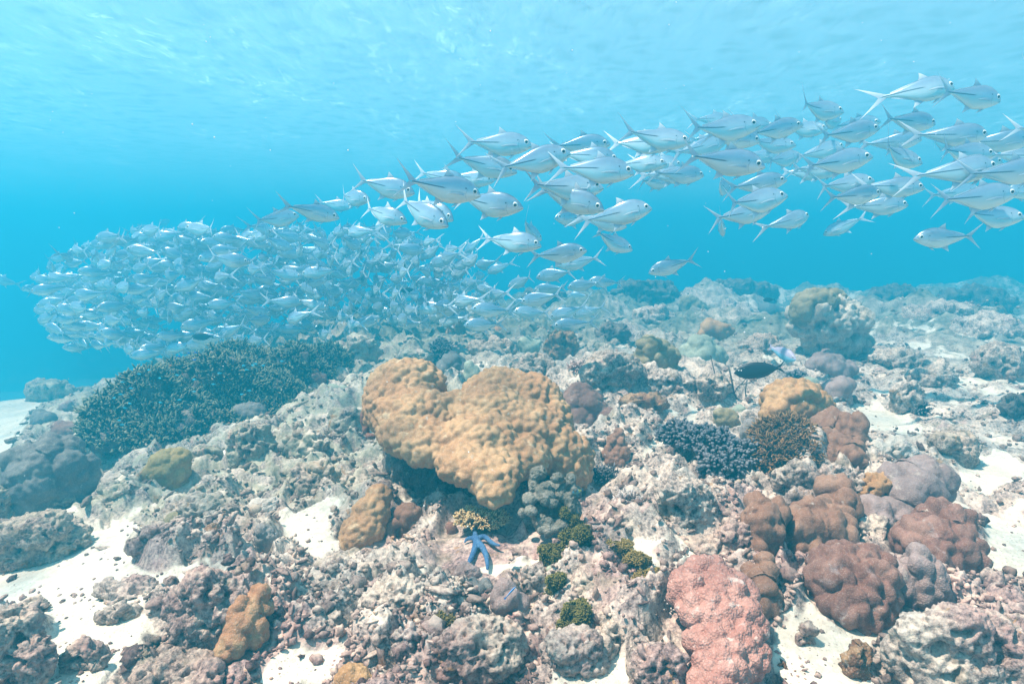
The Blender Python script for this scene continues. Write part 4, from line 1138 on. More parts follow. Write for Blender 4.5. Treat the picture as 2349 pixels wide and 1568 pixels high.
def make_reef():
    heart()
    FOOT.clear()
    # --- the branching thicket on its mound
    lob = [L(640, 880, 118, 64, 5.95), L(500, 905, 135, 74, 5.35), L(352, 962, 130, 66, 4.85), L(705, 862, 52, 58, 6.25), L(262, 988, 60, 48, 4.7), L(430, 978, 150, 56, 4.95), L(600, 938, 120, 56, 5.45), L(560, 848, 60, 40, 6.15), L(330, 1000, 95, 46, 4.65), L(455, 1000, 90, 48, 4.8)]
    tr = random.Random(8)
    for k in range(46):
        q = tr.choice(lob[:8]); a, e = tr.uniform(0, 6.283), tr.uniform(-0.25, 1.0)
        ce = math.sqrt(max(0, 1 - e * e)); s_ = tr.uniform(0.10, 0.19)
        lob.append(((q[0][0] + q[1][0] * ce * math.cos(a), q[0][1] - abs(q[1][1] * ce * math.sin(a)), q[0][2] + q[1][2] * e), (s_, s_, s_ * tr.uniform(0.6, 0.9))))
    P, N = on_ellipsoids(lob, 4200, lambda P, N: (N[:, 2] > -0.25) & (N[:, 1] < 0.75) & (fbm(P * 4.5, 3, 91) > -0.10), 5)
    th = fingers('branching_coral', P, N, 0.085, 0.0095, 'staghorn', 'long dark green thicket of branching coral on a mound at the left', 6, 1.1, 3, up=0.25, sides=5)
    blob('base', lob, 0.04, 'rock', M['dead_base'], parent=th, cell=0.16, amp=0.7)  # dark base colour also stands in for shade on the lower side
    # --- left side
    dome('boulder_coral', 12, 992, 214, 1200, 'soft', 'slate_coral', 'big blue-grey boulder coral at the left edge beside the far pale sand', n=5, cell=0.13)
    dome('boulder_coral', 68, 935, 132, 1000, 'soft', 'slate_coral', 'small dark round coral at the edge of the far sand, upper left', n=2)
    dome('boulder_coral', 112, 962, 195, 1010, 'soft', 'plum_coral', 'low pinkish lump behind the blue-grey boulder coral', n=3)
    dome('boulder_coral', 135, 912, 172, 968, 'soft', 'mauve_coral', 'mauve lump left of the thicket beside the small dark round coral', n=2)
    dome('oval_coral', 332, 1016, 440, 1128, 'soft', 'mustard_coral', 'mustard yellow oval coral standing alone in front of the thicket', n=2, cell=0.06, sm=14)
    rock(515, 965, 640, 1075, 'craggy rock pedestal carrying a dark domed coral before the thicket', n=7)
    dome('dome_coral', 528, 912, 622, 990, 'soft', 'slate_coral', 'dark domed coral on a craggy rock in front of the thicket', n=2, back=0.18)
    rock(300, 1195, 450, 1285, 'grey rock cluster on the sand carrying a grey-green dome, lower left')
    dome('dome_coral', 374, 1168, 442, 1228, 'soft', 'olive_coral', 'grey-green domed coral on top of the rock cluster at the lower left', n=0, back=0.05)
    dome('lumpy_coral', 447, 1200, 514, 1262, 'knob', 'rust_rock', 'brownish lumpy coral right of the grey-green dome', n=4)
    dome('lumpy_coral', 582, 1198, 636, 1262, 'knob', 'grey_coral', 'grey lumpy coral standing on white sand left of the tan leaning coral', n=3)
    dome('lumpy_coral', 545, 1275, 628, 1312, 'soft', 'grey_coral', 'low grey coral with a white scar above the orange coral rock', n=2)
    rock(-40, 1180, 205, 1305, 'long dark rock ledge above the sand at the left edge', n=8)
    rock(20, 1110, 215, 1190, 'low knobby rock below the big blue-grey boulder coral', n=8)
    rock(-60, 1110, 40, 1235, 'dark rock cut by the left edge under the boulder coral')
    rock(205, 1105, 330, 1190, 'grey rock left of and below the mustard coral', n=7)
    rock(230, 1078, 300, 1125, 'pale round stone left of the mustard coral', 'pale_slab', 0.5)
    rock(370, 1140, 560, 1215, 'broad pale rock shelf below the mustard coral', n=7)
    rock(430, 1020, 520, 1075, 'row of rocks between thicket and mustard coral')
    rock(640, 1060, 780, 1130, 'pale low rock between thicket and heart-shaped coral', n=7)
    rock(560, 1140, 660, 1185, 'flat pale slab on the sand left of the tan leaning coral', 'pale_slab', 0.6)
    rock(-70, 1385, 118, 1620, 'large dark craggy rock in the bottom left corner', n=8, cell=0.05)
    rock(48, 1372, 118, 1412, 'small rock on the sand behind the bottom left rock')
    rock(228, 1382, 305, 1430, 'thin rubble rock on the sand at the lower left', n=4)
    rock(140, 1470, 250, 1545, 'dark small rock beside the bottom left corner rock')
    rock(222, 1325, 360, 1380, 'low rubble ridge on the sand at the lower left', n=7)
    rock(375, 1305, 600, 1500, 'broad rock mound carrying an orange lobed coral, lower left', n=9, cell=0.06)
    y0 = yb(560, 1500)
    blob('lobed_coral', [L(592, 1368, 24, 28, y0 + .10), L(605, 1395, 16, 25, y0 + .08), L(562, 1395, 32, 30, y0 + .05), L(555, 1430, 38, 32, y0 + .02), L(585, 1450, 28, 30, y0 + .02), L(535, 1478, 32, 26, y0 - .03), L(520, 1495, 22, 18, y0 - .05)],
         0.006, 'soft', M['orange_coral'], 'orange lobed coral clinging to the right side of the rock mound, lower left', cell=0.045, smooth_it=6)
    rock(300, 1500, 520, 1600, 'purplish rubble rock at the bottom edge, left of centre', n=8, cell=0.05)
    # --- around the heart-shaped coral
    y0 = yb(850, 1262)
    blob('fan_coral', [L(868, 1142, 30, 32, y0 + .22), L(850, 1180, 44, 42, y0 + .16), L(835, 1215, 48, 40, y0 + .10), L(815, 1240, 34, 26, y0 + .06), L(800, 1225, 18, 36, y0 + .12)], 0.0065, 'cobble', M['tan_coral'], 'tan cobbled coral slab leaning at the lower left of the heart-shaped coral', cell=0.030, smooth_it=10, amp=0.75)
    dome('dome_coral', 894, 1142, 980, 1228, 'cobble', 'brown_coral', 'brown round coral beside the tan leaning slab', n=1, cell=0.035, amp=0.6)
    y0 = yb(922, 1238)
    blob('ring_coral', [L(922 + 30 * math.cos(a), 1218 - 22 * math.sin(a), 13, 13, y0 + .05 + .02 * math.sin(a)) for a in np.linspace(-0.5, 3.6, 9)], 0.005, 'plain', M['brown_coral'], 'small brown coral curled like a ring under the brown round coral', smooth_it=6)
    dome('encrusted_stone', 975, 1152, 1012, 1205, 'rock', 'rust_rock', 'cream and orange encrusted stone right of the brown round coral', 'rock', n=3)
    dome('soft_coral', 1020, 1190, 1052, 1232, 'soft', 'plum_coral', 'small plum coral lump left of the starfish', n=2)
    # table of branchlets
    y0 = yb(1105, 1222) - 0.02
    lob = [L(1080, 1190, 28, 13, y0, 0.05), L(1128, 1190, 28, 13, y0, 0.05), L(1105, 1195, 34, 12, y0 - 0.02, 0.05)]
    P, N = on_ellipsoids(lob, 420, lambda P, N: N[:, 2] > -0.3, 8)
    tb = fingers('table_coral', P, N, 0.024, 0.0052, 'finger_tan', 'tan branching table coral right above the blue starfish', 8, 0.5, 2, up=0.1)
    blob('stalk', lob + [L(1105, 1212, 12, 24, y0 + 0.02, 0.03)], 0.006, 'rock', M['dead_base'], parent=tb, cell=0.03, smooth_it=1)
    # blue starfish: five arms hugging the rubble
    def arm(pts, rad):
        return [ground(x, y + 17) + np.array((0, -0.03, 0.038 + h)) for x, y, h in pts], rad
    c0 = ground(1094, 1254) + np.array((0, -0.02, 0.03))
    S5 = [arm([(1094, 1237, .010), (1091, 1224, .012), (1089, 1212, .02), (1088, 1206, .03)], (0.0133, 0.0109, 0.0086, 0.0047)),
          arm([(1094, 1237, .010), (1083, 1232, .008), (1072, 1231, .0), (1067, 1236, -.005)], (0.0133, 0.0101, 0.0078, 0.0039)),
          arm([(1094, 1237, .010), (1112, 1231, .012), (1130, 1240, .0), (1147, 1246, .002)], (0.0133, 0.0117, 0.0094, 0.0047)),
          arm([(1094, 1237, .010), (1089, 1258, .004), (1080, 1278, .0), (1072, 1292, -.004)], (0.0133, 0.0125, 0.0101, 0.0055)),
          arm([(1094, 1237, .010), (1108, 1252, .004), (1117, 1272, .0), (1119, 1298, -.004)], (0.0133, 0.0133, 0.0109, 0.0055))]
    FOOT.append((tuple(ground(1098, 1262)), (.15, .24, .1))); FOOT.append((tuple(ground(1105, 1215)), (.16, .16, .1)))
    Vs, Fs, Ts, n = [], [], [], 0
    for pts, rad in S5:
        V, F, T = tube('', pts, rad, None, sides=12)
        Vs.append(V); Fs.append(F + n); Ts.append(T + n); n += len(V)
    V = np.concatenate(Vs) - c0
    st = link('starfish', mesh_from('starfish', V, [np.concatenate(Fs), np.concatenate(Ts)]), c0, M['blue_skin'])
    rm = st.modifiers.new('r', 'REMESH'); rm.mode = 'VOXEL'; rm.voxel_size = 0.004
    sm = st.modifiers.new('s', 'SMOOTH'); sm.iterations = 3
    tag(st, 'bright blue starfish with five slim arms on the rubble under the table coral', 'starfish')
    rock(980, 1305, 1090, 1345, 'low pale rubble rock in front of the starfish', n=5, cell=0.03)
    # grey knobby coral
    y0 = yb(1260, 1255)
    lob = []
    rr = random.Random(3)
    for k in range(46):
        a, q = rr.uniform(0, 6.283), math.sqrt(rr.random())
        x, y = 1258 + 70 * q * math.cos(a), 1150 + 72 * q * math.sin(a)
        lob.append(L(x, y, rr.uniform(9, 17), rr.uniform(10, 18), y0 + 0.14 - (y - 1080) / 180 * 0.16 + rr.uniform(-.03, .03)))
    lob.append(L(1262, 1168, 50, 66, y0 + 0.20))
    blob('knobby_coral', lob, 0.0052, 'rock', M['knob_grey'], 'grey-green knobby coral clump tucked under the right lip of the heart-shaped coral', cell=0.022, amp=0.5, smooth_it=1)
    # green algae cushions
    for x0, y0_, x1, y1, mt, lab in ((1278, 1160, 1342, 1232, 'algae', 'dark green algae cushion below the grey knobby coral'), (1285, 1205, 1375, 1292, 'algae', 'broad dark green algae cushion right of the starfish'),
            (1234, 1240, 1290, 1305, 'algae', 'green algae patch left of the broad green cushion'), (1380, 1232, 1452, 1275, 'algae_tan', 'small olive algae patch right of the broad green cushion'),
            (1425, 1262, 1492, 1312, 'algae_tan', 'olive algae tuft between rubble, halfway to the pink coral'), (1438, 1305, 1540, 1368, 'algae_tan', 'olive-orange algae mat left of the pink coral'),
            (1282, 1368, 1355, 1450, 'algae', 'dark green algae on the rock below the tiny brain coral'), (1255, 1310, 1295, 1370, 'algae', 'thin green algae strip beneath the tiny brain coral'), (1000, 1395, 1045, 1460, 'algae_tan', 'brownish algae tuft on the front rocks left of the grey lumpy coral')):
        cx, cy, rx, ry = (x0 + x1) / 2, (y0_ + y1) / 2, (x1 - x0) / 2, (y1 - y0_) / 2
        f = yb(cx, y1); u = unit(cx, y1, f); ym = f + rx * u * 0.35
        lob = [L(cx, cy + ry * 0.1, rx * 0.75, ry * 0.8, ym, rx * u * 0.5)] + [L(cx + CR.uniform(-0.7, 0.7) * rx, cy + CR.uniform(-0.7, 0.7) * ry, rx * CR.uniform(0.3, 0.5), ry * CR.uniform(0.22, 0.36), ym - 0.02 + CR.uniform(-0.03, 0.03), rx * u * 0.4) for _ in range(7)]
        o = blob('algae_cushion', lob, 0.007, 'rock', M[mt], lab, 'algae', cell=0.035, amp=0.8, smooth_it=3)
        FOOT.extend((l[0], l[1]) for l in lob[:1])
        P, N = on_ellipsoids(lob, 700, lambda P, N: (N[:, 1] < 0.6) & (N[:, 2] > -0.5) & (fbm(P * 14, 2, 5) > -0.12), 40 + int(x0))
        fingers('tufts', P, N, 0.010, 0.0028, 'moss' if mt == 'algae' else 'moss_tan', None, 41, 1.0, 1, parent=o, up=0.2, sides=4)
    dome('brain_coral', 1250, 1291, 1286, 1323, 'cobble', 'sage_coral', 'tiny pale round brain coral beside the green algae', n=0, cell=0.010, amp=0.6)
    dome('mound_coral', 1128, 1330, 1202, 1418, 'knob', 'mauve_coral', 'grey-mauve lumpy coral with a striped wrasse over it, front centre', n=3, cell=0.045, amp=0.8)
    dome('mound_coral', 1072, 1330, 1125, 1378, 'knob', 'slate_coral', 'small dark lumpy coral left of the grey-mauve one', n=2, cell=0.04)
    dome('crust_coral', 1035, 1285, 1105, 1345, 'soft', 'mauve_coral', 'pale violet crust coral below the starfish', n=4, depth=0.6)
    dome('crust_coral', 970, 1330, 1062, 1388, 'soft', 'mauve_coral', 'bluish violet crust coral left of the small dark lumpy coral', n=4, depth=0.6)
    dome('dome_coral', 758, 1506, 858, 1610, 'cobble', 'gold_coral', 'tan round coral at the bottom edge left of centre', n=2, cell=0.02, amp=0.8)
    dome('encrusted_stone', 848, 1365, 905, 1420, 'rock', 'orange_coral', 'orange crust on the front rubble left of centre', 'rock', n=4, depth=0.5)
    # front rocks
    for b in ((1000, 1415, 1215, 1560, 'large pitted rock in the front middle below the grey-mauve coral', 9, 0.04), (1235, 1440, 1420, 1560, 'pitted grey rock at the bottom right of the centre', 8, 0.04), (1290, 1300, 1440, 1400, 'pale pitted rock between the algae cushions', 7, 0.035),
              (1265, 1255, 1310, 1300, 'small purple-grey stone above the tiny brain coral', 4, 0.03), (820, 1330, 1000, 1450, 'crusty rubble mound left of the violet corals', 9, 0.035), (870, 1430, 1010, 1530, 'round grey rocks at the bottom left of the centre', 7, 0.04),
              (650, 1400, 800, 1475, 'pale elongated rock slab left of the front rubble', 5, 0.05), (1190, 1290, 1260, 1345, 'dark nook rock beneath the knobby coral', 5, 0.03), (1350, 1400, 1480, 1490, 'rubble rock in front of the algae rock', 8, 0.04), (880, 1545, 1010, 1620, 'rock cut by the bottom edge left of centre', 6, 0.05),
              (1440, 1470, 1580, 1600, 'coarse rubble rock left of the pink coral at the bottom', 8, 0.04), (1400, 1170, 1480, 1230, 'dark knobbed rock right of the green cushion', 6, 0.035), (720, 1270, 880, 1330, 'pale rubble rock below the tan leaning slab', 8, 0.035)):
        rock(*b[:5], n=b[5], cell=b[6])
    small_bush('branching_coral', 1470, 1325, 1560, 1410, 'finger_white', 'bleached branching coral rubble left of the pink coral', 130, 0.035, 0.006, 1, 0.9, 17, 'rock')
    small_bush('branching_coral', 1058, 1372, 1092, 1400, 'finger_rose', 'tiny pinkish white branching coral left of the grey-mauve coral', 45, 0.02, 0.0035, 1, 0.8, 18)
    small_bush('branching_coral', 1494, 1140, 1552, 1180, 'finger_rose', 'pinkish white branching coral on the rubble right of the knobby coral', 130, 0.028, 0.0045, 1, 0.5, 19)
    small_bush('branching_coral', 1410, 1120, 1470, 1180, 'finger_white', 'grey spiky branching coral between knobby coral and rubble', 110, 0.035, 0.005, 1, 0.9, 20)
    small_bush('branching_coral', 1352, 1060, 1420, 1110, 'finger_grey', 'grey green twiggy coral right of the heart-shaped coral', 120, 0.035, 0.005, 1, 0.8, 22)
    # --- right of the heart-shaped coral
    y0 = yb(1340, 985)
    blob('soft_coral', [L(1330, 905, 32, 24, y0 + .22), L(1306, 935, 26, 32, y0 + .16), L(1356, 932, 34, 30, y0 + .14), L(1325, 962, 38, 24, y0 + .06), L(1385, 955, 30, 18, y0 + .10)], 0.009, 'soft', M['plum_coral'], 'reddish brown swollen soft coral behind the right lobe of the heart', cell=0.09, smooth_it=6, amp=0.7)
    rock(1275, 955, 1420, 1000, 'dark undercut ledge below the reddish brown soft coral', 'dead_base', y=y0 + 0.25)
    y0 = yb(1412, 1062)
    lob = [L(x, y, r_, r_ * 1.6, y0 + d) for x, y, r_, d in ((1392, 1040, 11, .02), (1405, 1015, 12, .05), (1412, 1045, 11, .0), (1424, 1022, 13, .03), (1420, 1000, 12, .07), (1432, 1040, 12, .0), (1400, 1055, 12, -.01), (1418, 1062, 14, -.02))]
    blob('finger_coral', lob, 0.006, 'soft', M['brown_coral'], 'stubby brown finger coral right of the heart-shaped coral', cell=0.03, smooth_it=2)
    rock(1345, 985, 1400, 1030, 'cream crusted stone left of the stubby brown fingers')
    # dark finger coral
    y0 = yb(1620, 1110)
    lob = [L(1556, 1002, 38, 26, y0 + .30), L(1640, 1030, 40, 36, y0 + .16), L(1655, 1072, 40, 32, y0 + .06), L(1708, 1055, 27, 36, y0 + .10), L(1600, 1012, 40, 27, y0 + .22)]
    P, N = on_ellipsoids(lob, 620, lambda P, N: (N[:, 2] > -0.35) & (N[:, 1] < 0.6), 12)
    fc = fingers('finger_coral', P, N, 0.042, 0.0105, 'finger_grey', 'dark blue-grey finger coral with crowded stubby tips, right of centre', 12, 0.6, 1, taper=0.7)
    blob('base', lob, 0.014, 'rock', M['dead_base'], parent=fc, cell=0.05, amp=0.5)
    y0 = yb(1820, 1085)
    lob = [L(1800, 1000, 62, 34, y0 + .20), L(1770, 1050, 50, 42, y0 + .10), L(1830, 1045, 40, 36, y0 + .10)]
    P, N = on_ellipsoids(lob, 620, lambda P, N: (N[:, 2] > -0.4) & (N[:, 1] < 0.6), 14)
    bu = fingers('bushy_alga', P, N, 0.05, 0.005, 'bush_brown', 'bushy brown weed in front of the golden coral', 14, 1.1, 2, up=0.2, cat='algae')
    blob('base', lob, 0.014, 'rock', M['dead_base'], parent=bu, cell=0.06, amp=0.5)
    y0 = yb(1825, 1010)
    blob('lobed_coral', [L(1822, 928, 72, 58, y0 + .25), L(1785, 960, 38, 48, y0 + .15), L(1862, 945, 48, 48, y0 + .25), L(1825, 980, 56, 36, y0 + .14), L(1880, 980, 34, 26, y0 + .2)], 0.008, 'cobble', M['gold_coral'], 'golden orange lobed coral right of the dark fish', cell=0.055, smooth_it=14)
    y0 = yb(1940, 1080)
    blob('lobed_coral', [L(1915, 975, 40, 24, y0 + .35), L(1900, 1010, 30, 24, y0 + .28), L(1948, 990, 26, 34, y0 + .25), L(1935, 1030, 36, 30, y0 + .15), L(1955, 1055, 24, 28, y0 + .06), L(1965, 985, 14, 34, y0 + .22)], 0.008, 'knob', M['brown_coral'], 'brown knobbly coral ridge running down from the golden coral', cell=0.06, smooth_it=8)
    dome('lumpy_coral', 1886, 1028, 1932, 1076, 'knob', 'brown_coral', 'small brown lumps at the foot of the knobbly brown ridge', n=3)
    dome('boulder_coral', 1852, 803, 1962, 888, 'soft', 'mauve_coral', 'grey-brown boulder coral beneath the tall rock tower', n=4, cell=0.10, back=0.25)
    dome('boulder_coral', 1882, 855, 1958, 935, 'soft', 'mauve_coral', 'grey coral with a dark hole behind the golden coral', n=2, cell=0.10)
    dome('cup_coral', 1820, 858, 1880, 900, 'soft', 'sage_coral', 'pale flat coral with a small opening behind the golden coral', n=1, back=0.1)
    dome('sponge', 1694, 950, 1743, 1015, 'soft', 'grey_coral', 'smooth blue-grey sponge between dark fingers and brown weed', 'sponge', n=2)
    dome('dome_coral', 1632, 930, 1700, 982, 'cobble', 'olive_coral', 'small tan coral left of the blue-grey sponge', n=2, cell=0.05, amp=0.7)
    dome('dome_coral', 1670, 928, 1722, 960, 'cobble', 'sage_coral', 'small pale coral just behind the small tan coral', n=1, cell=0.04, amp=0.7, back=0.05)
    # the tower
    y0 = yb(1905, 830) + 0.3
    blob('rock_tower', [L(1900, 735, 72, 58, y0), L(1860, 715, 44, 46, y0 - .05), L(1945, 735, 46, 50, y0), L(1925, 780, 58, 50, y0 + .05), L(1900, 805, 60, 40, y0 + .1), L(1870, 775, 34, 34, y0 + .05), L(1975, 790, 24, 30, y0), L(1850, 745, 32, 34, y0)], 0.018, 'rock', M['rock_pale'], 'tall craggy rock tower topped with tan coral, upper right', 'rock', cell=0.16, smooth_it=4)
    blob('crust_coral', [L(1872, 688, 50, 26, y0 - .10), L(1905, 680, 36, 16, y0 - .03), L(1840, 712, 26, 34, y0 - .14)], 0.014, 'cobble', M['olive_coral'], 'tan coral crust capping the rock tower', cell=0.08, smooth_it=8, amp=0.7)
    for b in ((1448, 766, 1560, 856, 'cobble', 'olive_coral', 'tan cobbled dome coral before the pale grey-green one, middle right', 0.07), (1545, 770, 1672, 850, 'soft', 'sage_coral', 'pale grey-green lumpy coral behind the bare twig', 0.12),
              (1552, 674, 1626, 750, 'cobble', 'olive_coral', 'far knobby tan coral pinnacle, middle right', 0.10), (1598, 732, 1682, 786, 'cobble', 'gold_coral', 'far tan coral with a hollow in its middle, below the pinnacle', 0.12),
              (1776, 736, 1818, 776, 'soft', 'olive_coral', 'far small round tan coral left of the rock tower', 0.12), (1740, 690, 1800, 735, 'soft', 'slate_coral', 'hazy dome far off left of the rock tower', 0.25), (1780, 715, 1815, 745, 'soft', 'olive_coral', 'hazy pale coral touching the left of the rock tower', 0.15),
              (1215, 600, 1300, 700, 'soft', 'sage_coral', 'hazy pale coral pinnacle rising behind the lower cluster of trevally', 0.25), (1020, 728, 1070, 785, 'soft', 'rust_rock', 'rusty brown coral knob under the lower trevally cluster', 0.14),
              (1185, 768, 1245, 812, 'soft', 'sage_coral', 'pale green round coral on the ridge behind the heart', 0.12), (1000, 812, 1075, 880, 'knob', 'slate_coral', 'grey-green lumpy coral showing in the notch of the heart', 0.09), (1060, 825, 1095, 890, 'knob', 'sage_coral', 'pale lumpy coral right in the notch of the heart', 0.08),
              (1125, 745, 1160, 775, 'soft', 'orange_coral', 'dull orange coral knob on the ridge behind the heart', 0.10), (705, 845, 752, 890, 'soft', 'plum_coral', 'dull purple round coral at the right end of the thicket', 0.12), (745, 880, 800, 925, 'soft', 'sage_coral', 'pale round coral between thicket and heart', 0.1)):
        dome('dome_coral', *b[:6], b[6], n=3, cell=b[7], amp=0.8)
    for b in ((1165, 812, 1275, 872, 'dark pitted rock with holes above the right lobe of the heart', 'rock', 7), (1245, 752, 1330, 838, 'dark craggy rock with orange crust on the ridge', 'rust_rock', 6), (900, 800, 1000, 842, 'pale flat-topped rock behind the left lobe of the heart', 'rock', 6),
              (1075, 770, 1185, 830, 'group of pale craggy rocks on the ridge behind the notch', 'rock', 8), (1330, 800, 1480, 905, 'broad cream coloured reef slope right behind the heart', 'rock', 8), (1366, 735, 1446, 802, 'dark knotted rock left of the tan cobbled dome', 'dead_base', 6),
              (1470, 850, 1600, 905, 'pale low rocks below the tan cobbled dome', 'rock', 7), (1590, 855, 1680, 925, 'pale rocks around the bare twig', 'rock', 7), (1690, 770, 1800, 815, 'dark-edged rocks left of the foot of the rock tower', 'rock', 7), (1480, 1090, 1645, 1215, 'dark knobbed rock mass below the dark finger coral', 'rock', 9),
              (1420, 900, 1530, 960, 'cream rock with orange weed right of the soft coral', 'rust_rock', 7), (1430, 960, 1520, 1010, 'pale rubble rock above the sand pocket', 'rock', 6), (2080, 830, 2200, 900, 'grey rock out on the right among the rubble', 'rock', 7), (2040, 870, 2120, 960, 'dark lumpy rock alone on the right rubble', 'rock', 5),
              (2230, 780, 2349, 880, 'hazy grey rock ridge at the right edge', 'rock', 8), (2130, 985, 2250, 1070, 'grey rock in the rubble above the purple-brown corals', 'rock', 7), (2290, 900, 2380, 970, 'dark violet rock cut by the right edge', 'dead_base', 6), (2060, 690, 2260, 770, 'far blue rock ridge right of the tower', 'rock', 8),
              (1990, 800, 2120, 850, 'low far rocks right of the tower foot', 'rock', 6), (2170, 720, 2349, 800, 'far hazy rock bank at the right', 'rock', 8), (1640, 690, 1740, 740, 'far hazy rocks between pinnacle and tower', 'rock', 6), (1450, 700, 1550, 765, 'far pale rocks left of the pinnacle', 'rock', 7),
              (770, 770, 880, 840, 'far blue-grey rocks right of the thicket', 'rock', 7), (640, 985, 760, 1060, 'grey rock at the right foot of the thicket', 'rock', 7), (750, 930, 840, 1010, 'blue-grey rock left of the heart-shaped coral', 'rock', 6), (60, 870, 170, 920, 'far hazy rocks beyond the sand at the left', 'rock', 5)):
        rock(*b[:5], mat=b[5], n=b[6])
    for b in ((1400, 640, 1560, 720, 'far blue reef mound left of the hazy knobby pinnacle', 13.5), (1620, 640, 1790, 715, 'far blue reef mound between pinnacle and tower', 15.0), (1990, 650, 2130, 725, 'far blue reef mound just right of the tower', 13.0), (2140, 655, 2330, 735, 'far blue reef mound near the right edge', 12.5), (1180, 660, 1330, 740, 'far blue reef mound behind the lower trevally cluster', 13.0)):
        rock(*b[:5], mat='dead_base', n=8, y=b[5], depth=0.6)
    small_bush('branching_coral', 985, 762, 1038, 838, 'finger_grey', 'dark branching coral with pale tips behind the left lobe of the heart', 260, 0.07, 0.011, 1, 0.6, 31)
    small_bush('branching_coral', 1305, 825, 1345, 860, 'finger_rose', 'pink-white branching coral on the cream slope', 110, 0.05, 0.0075, 1, 0.6, 32)
    small_bush('table_coral', 1526, 862, 1578, 890, 'finger_rose', 'small rosy plate coral right of the cream slope', 200, 0.035, 0.007, 1, 0.3, 33)
    small_bush('branching_coral', 1690, 830, 1850, 900, 'finger_grey', 'dark spiky coral behind the black fish', 120, 0.05, 0.012, 1, 0.5, 34) if False else None
    small_bush('branching_coral', 1800, 840, 1850, 890, 'finger_grey', 'dark stubby branching coral under the parrotfish', 120, 0.05, 0.012, 0, 0.5, 34)
    small_bush('branching_coral', 2085, 915, 2125, 960, 'finger_grey', 'small dark branching coral below the lone lumpy rock on the right', 90, 0.05, 0.008, 1, 0.8, 35)
    # bare twig
    y0 = yb(1692, 918)
    T = lambda pts, r0, r1: ([at(x, y, y0 + d) for x, y, d in pts], tuple(np.linspace(r0, r1, len(pts))))
    tubes('twig_coral', [T([(1696, 925, 0), (1690, 912, 0), (1684, 902, 0)], .009, .008), T([(1684, 902, 0), (1665, 893, .03), (1645, 875, .05), (1637, 845, .08), (1630, 815, .1)], .007, .004), T([(1684, 902, 0), (1680, 880, -.02), (1676, 860, -.02), (1671, 840, 0)], .008, .006),
          T([(1675, 893, 0), (1664, 870, .04), (1652, 850, .06)], .006, .004), T([(1684, 902, 0), (1692, 888, .02), (1708, 872, .05), (1716, 855, .06)], .006, .004), T([(1700, 882, .04), (1730, 874, .02), (1746, 858, 0)], .005, .004), T([(1712, 920, .05), (1710, 895, .05), (1714, 870, .04)], .005, .004)],
          'dark_twig', 'bare dark twig-like coral with upright branches below the black fish', 'coral')
    # --- the brown and purple group at the right
    y0 = yb(1870, 1275)
    blob('lobed_coral', [L(1915, 1125, 34, 26, y0 + .32), L(1925, 1165, 34, 32, y0 + .22), L(1880, 1185, 56, 32, y0 + .16), L(1845, 1215, 58, 40, y0 + .08), L(1895, 1215, 58, 42, y0 + .08), L(1850, 1245, 36, 28, y0 + .04)], 0.0075, 'knob', M['brown_coral'], 'brown lobed coral with folded front, centre of the right-hand group', cell=0.055, smooth_it=12)
    y0 = yb(1750, 1290)
    blob('lobed_coral', [L(1735, 1175, 26, 30, y0 + .14), L(1770, 1180, 34, 24, y0 + .16), L(1750, 1215, 34, 50, y0 + .10), L(1735, 1255, 16, 34, y0 + .06)], 0.0075, 'knob', M['brown_coral'], 'narrow brown lobed coral at the left of the right-hand group', cell=0.05, smooth_it=12)
    y0 = yb(2080, 1215)
    blob('lobed_coral', [L(2115, 1105, 58, 46, y0 + .20), L(2080, 1130, 60, 50, y0 + .14), L(2150, 1110, 26, 40, y0 + .2), L(2040, 1180, 60, 30, y0 + .05), L(2000, 1190, 36, 36, y0 + .02)], 0.008, 'knob', M['mauve_coral'], 'mauve-grey smooth coral with a violet tint at the upper right of the group', cell=0.11, smooth_it=8, amp=0.6)
    rock(1982, 1005, 2105, 1090, 'pinkish pale boulder on top of the right-hand group', 'pale_slab', 0.9, n=6, cell=0.07, back=0.1)
    y0 = yb(2020, 1175)
    blob('encrusted_stone', [L(2010, 1115, 42, 28, y0 + .02), L(2050, 1095, 30, 26, y0 + .04), L(1990, 1130, 24, 16, y0)], 0.008, 'rock', M['gold_coral'], 'stone with bright orange crust in the right-hand group', 'rock', cell=0.05)
    y0 = yb(2160, 1360)
    blob('lobed_coral', [L(2165, 1205, 56, 48, y0 + .26), L(2130, 1235, 70, 44, y0 + .20), L(2180, 1265, 52, 60, y0 + .16), L(2145, 1275, 46, 40, y0 + .12), L(2212, 1290, 22, 60, y0 + .14)], 0.0075, 'knob', M['plum_coral'], 'big purple-brown lobed coral at the right of the group', cell=0.052, smooth_it=12)
    y0 = yb(1960, 1445)
    blob('lobed_coral', [L(1950, 1300, 84, 42, y0 + .16), L(1915, 1330, 52, 52, y0 + .12), L(1990, 1340, 62, 56, y0 + .10), L(1960, 1385, 70, 48, y0 + .06), L(1965, 1412, 50, 26, y0 + .04)], 0.0065, 'knob', M['plum_coral'], 'purple-brown square block coral at the front of the right-hand group', cell=0.045, smooth_it=12)
    dome('lobed_coral', 2042, 1265, 2166, 1400, 'knob', 'mauve_coral', 'purple-grey pitted coral right of the square block coral', n=4, cell=0.045)
    for b in ((1768, 1055, 1885, 1150, 'white crusted rock at the top left of the right-hand group', 7), (1865, 1060, 1975, 1150, 'white crusted rock at the top middle of the right-hand group', 7), (1955, 1085, 2000, 1170, 'dark creviced rock left of the orange crust', 5), (1960, 1180, 2040, 1250, 'dark rock shelf in the middle of the right-hand group', 6),
              (1640, 1190, 1740, 1270, 'pale rubble rock left of the narrow brown coral', 7), (1560, 1230, 1700, 1280, 'pale rubble rock right behind the pink coral', 7), (1790, 1120, 1880, 1180, 'pale slope of dead reef inside the right-hand group', 6)):
        rock(*b[:5], n=b[5], cell=0.05)
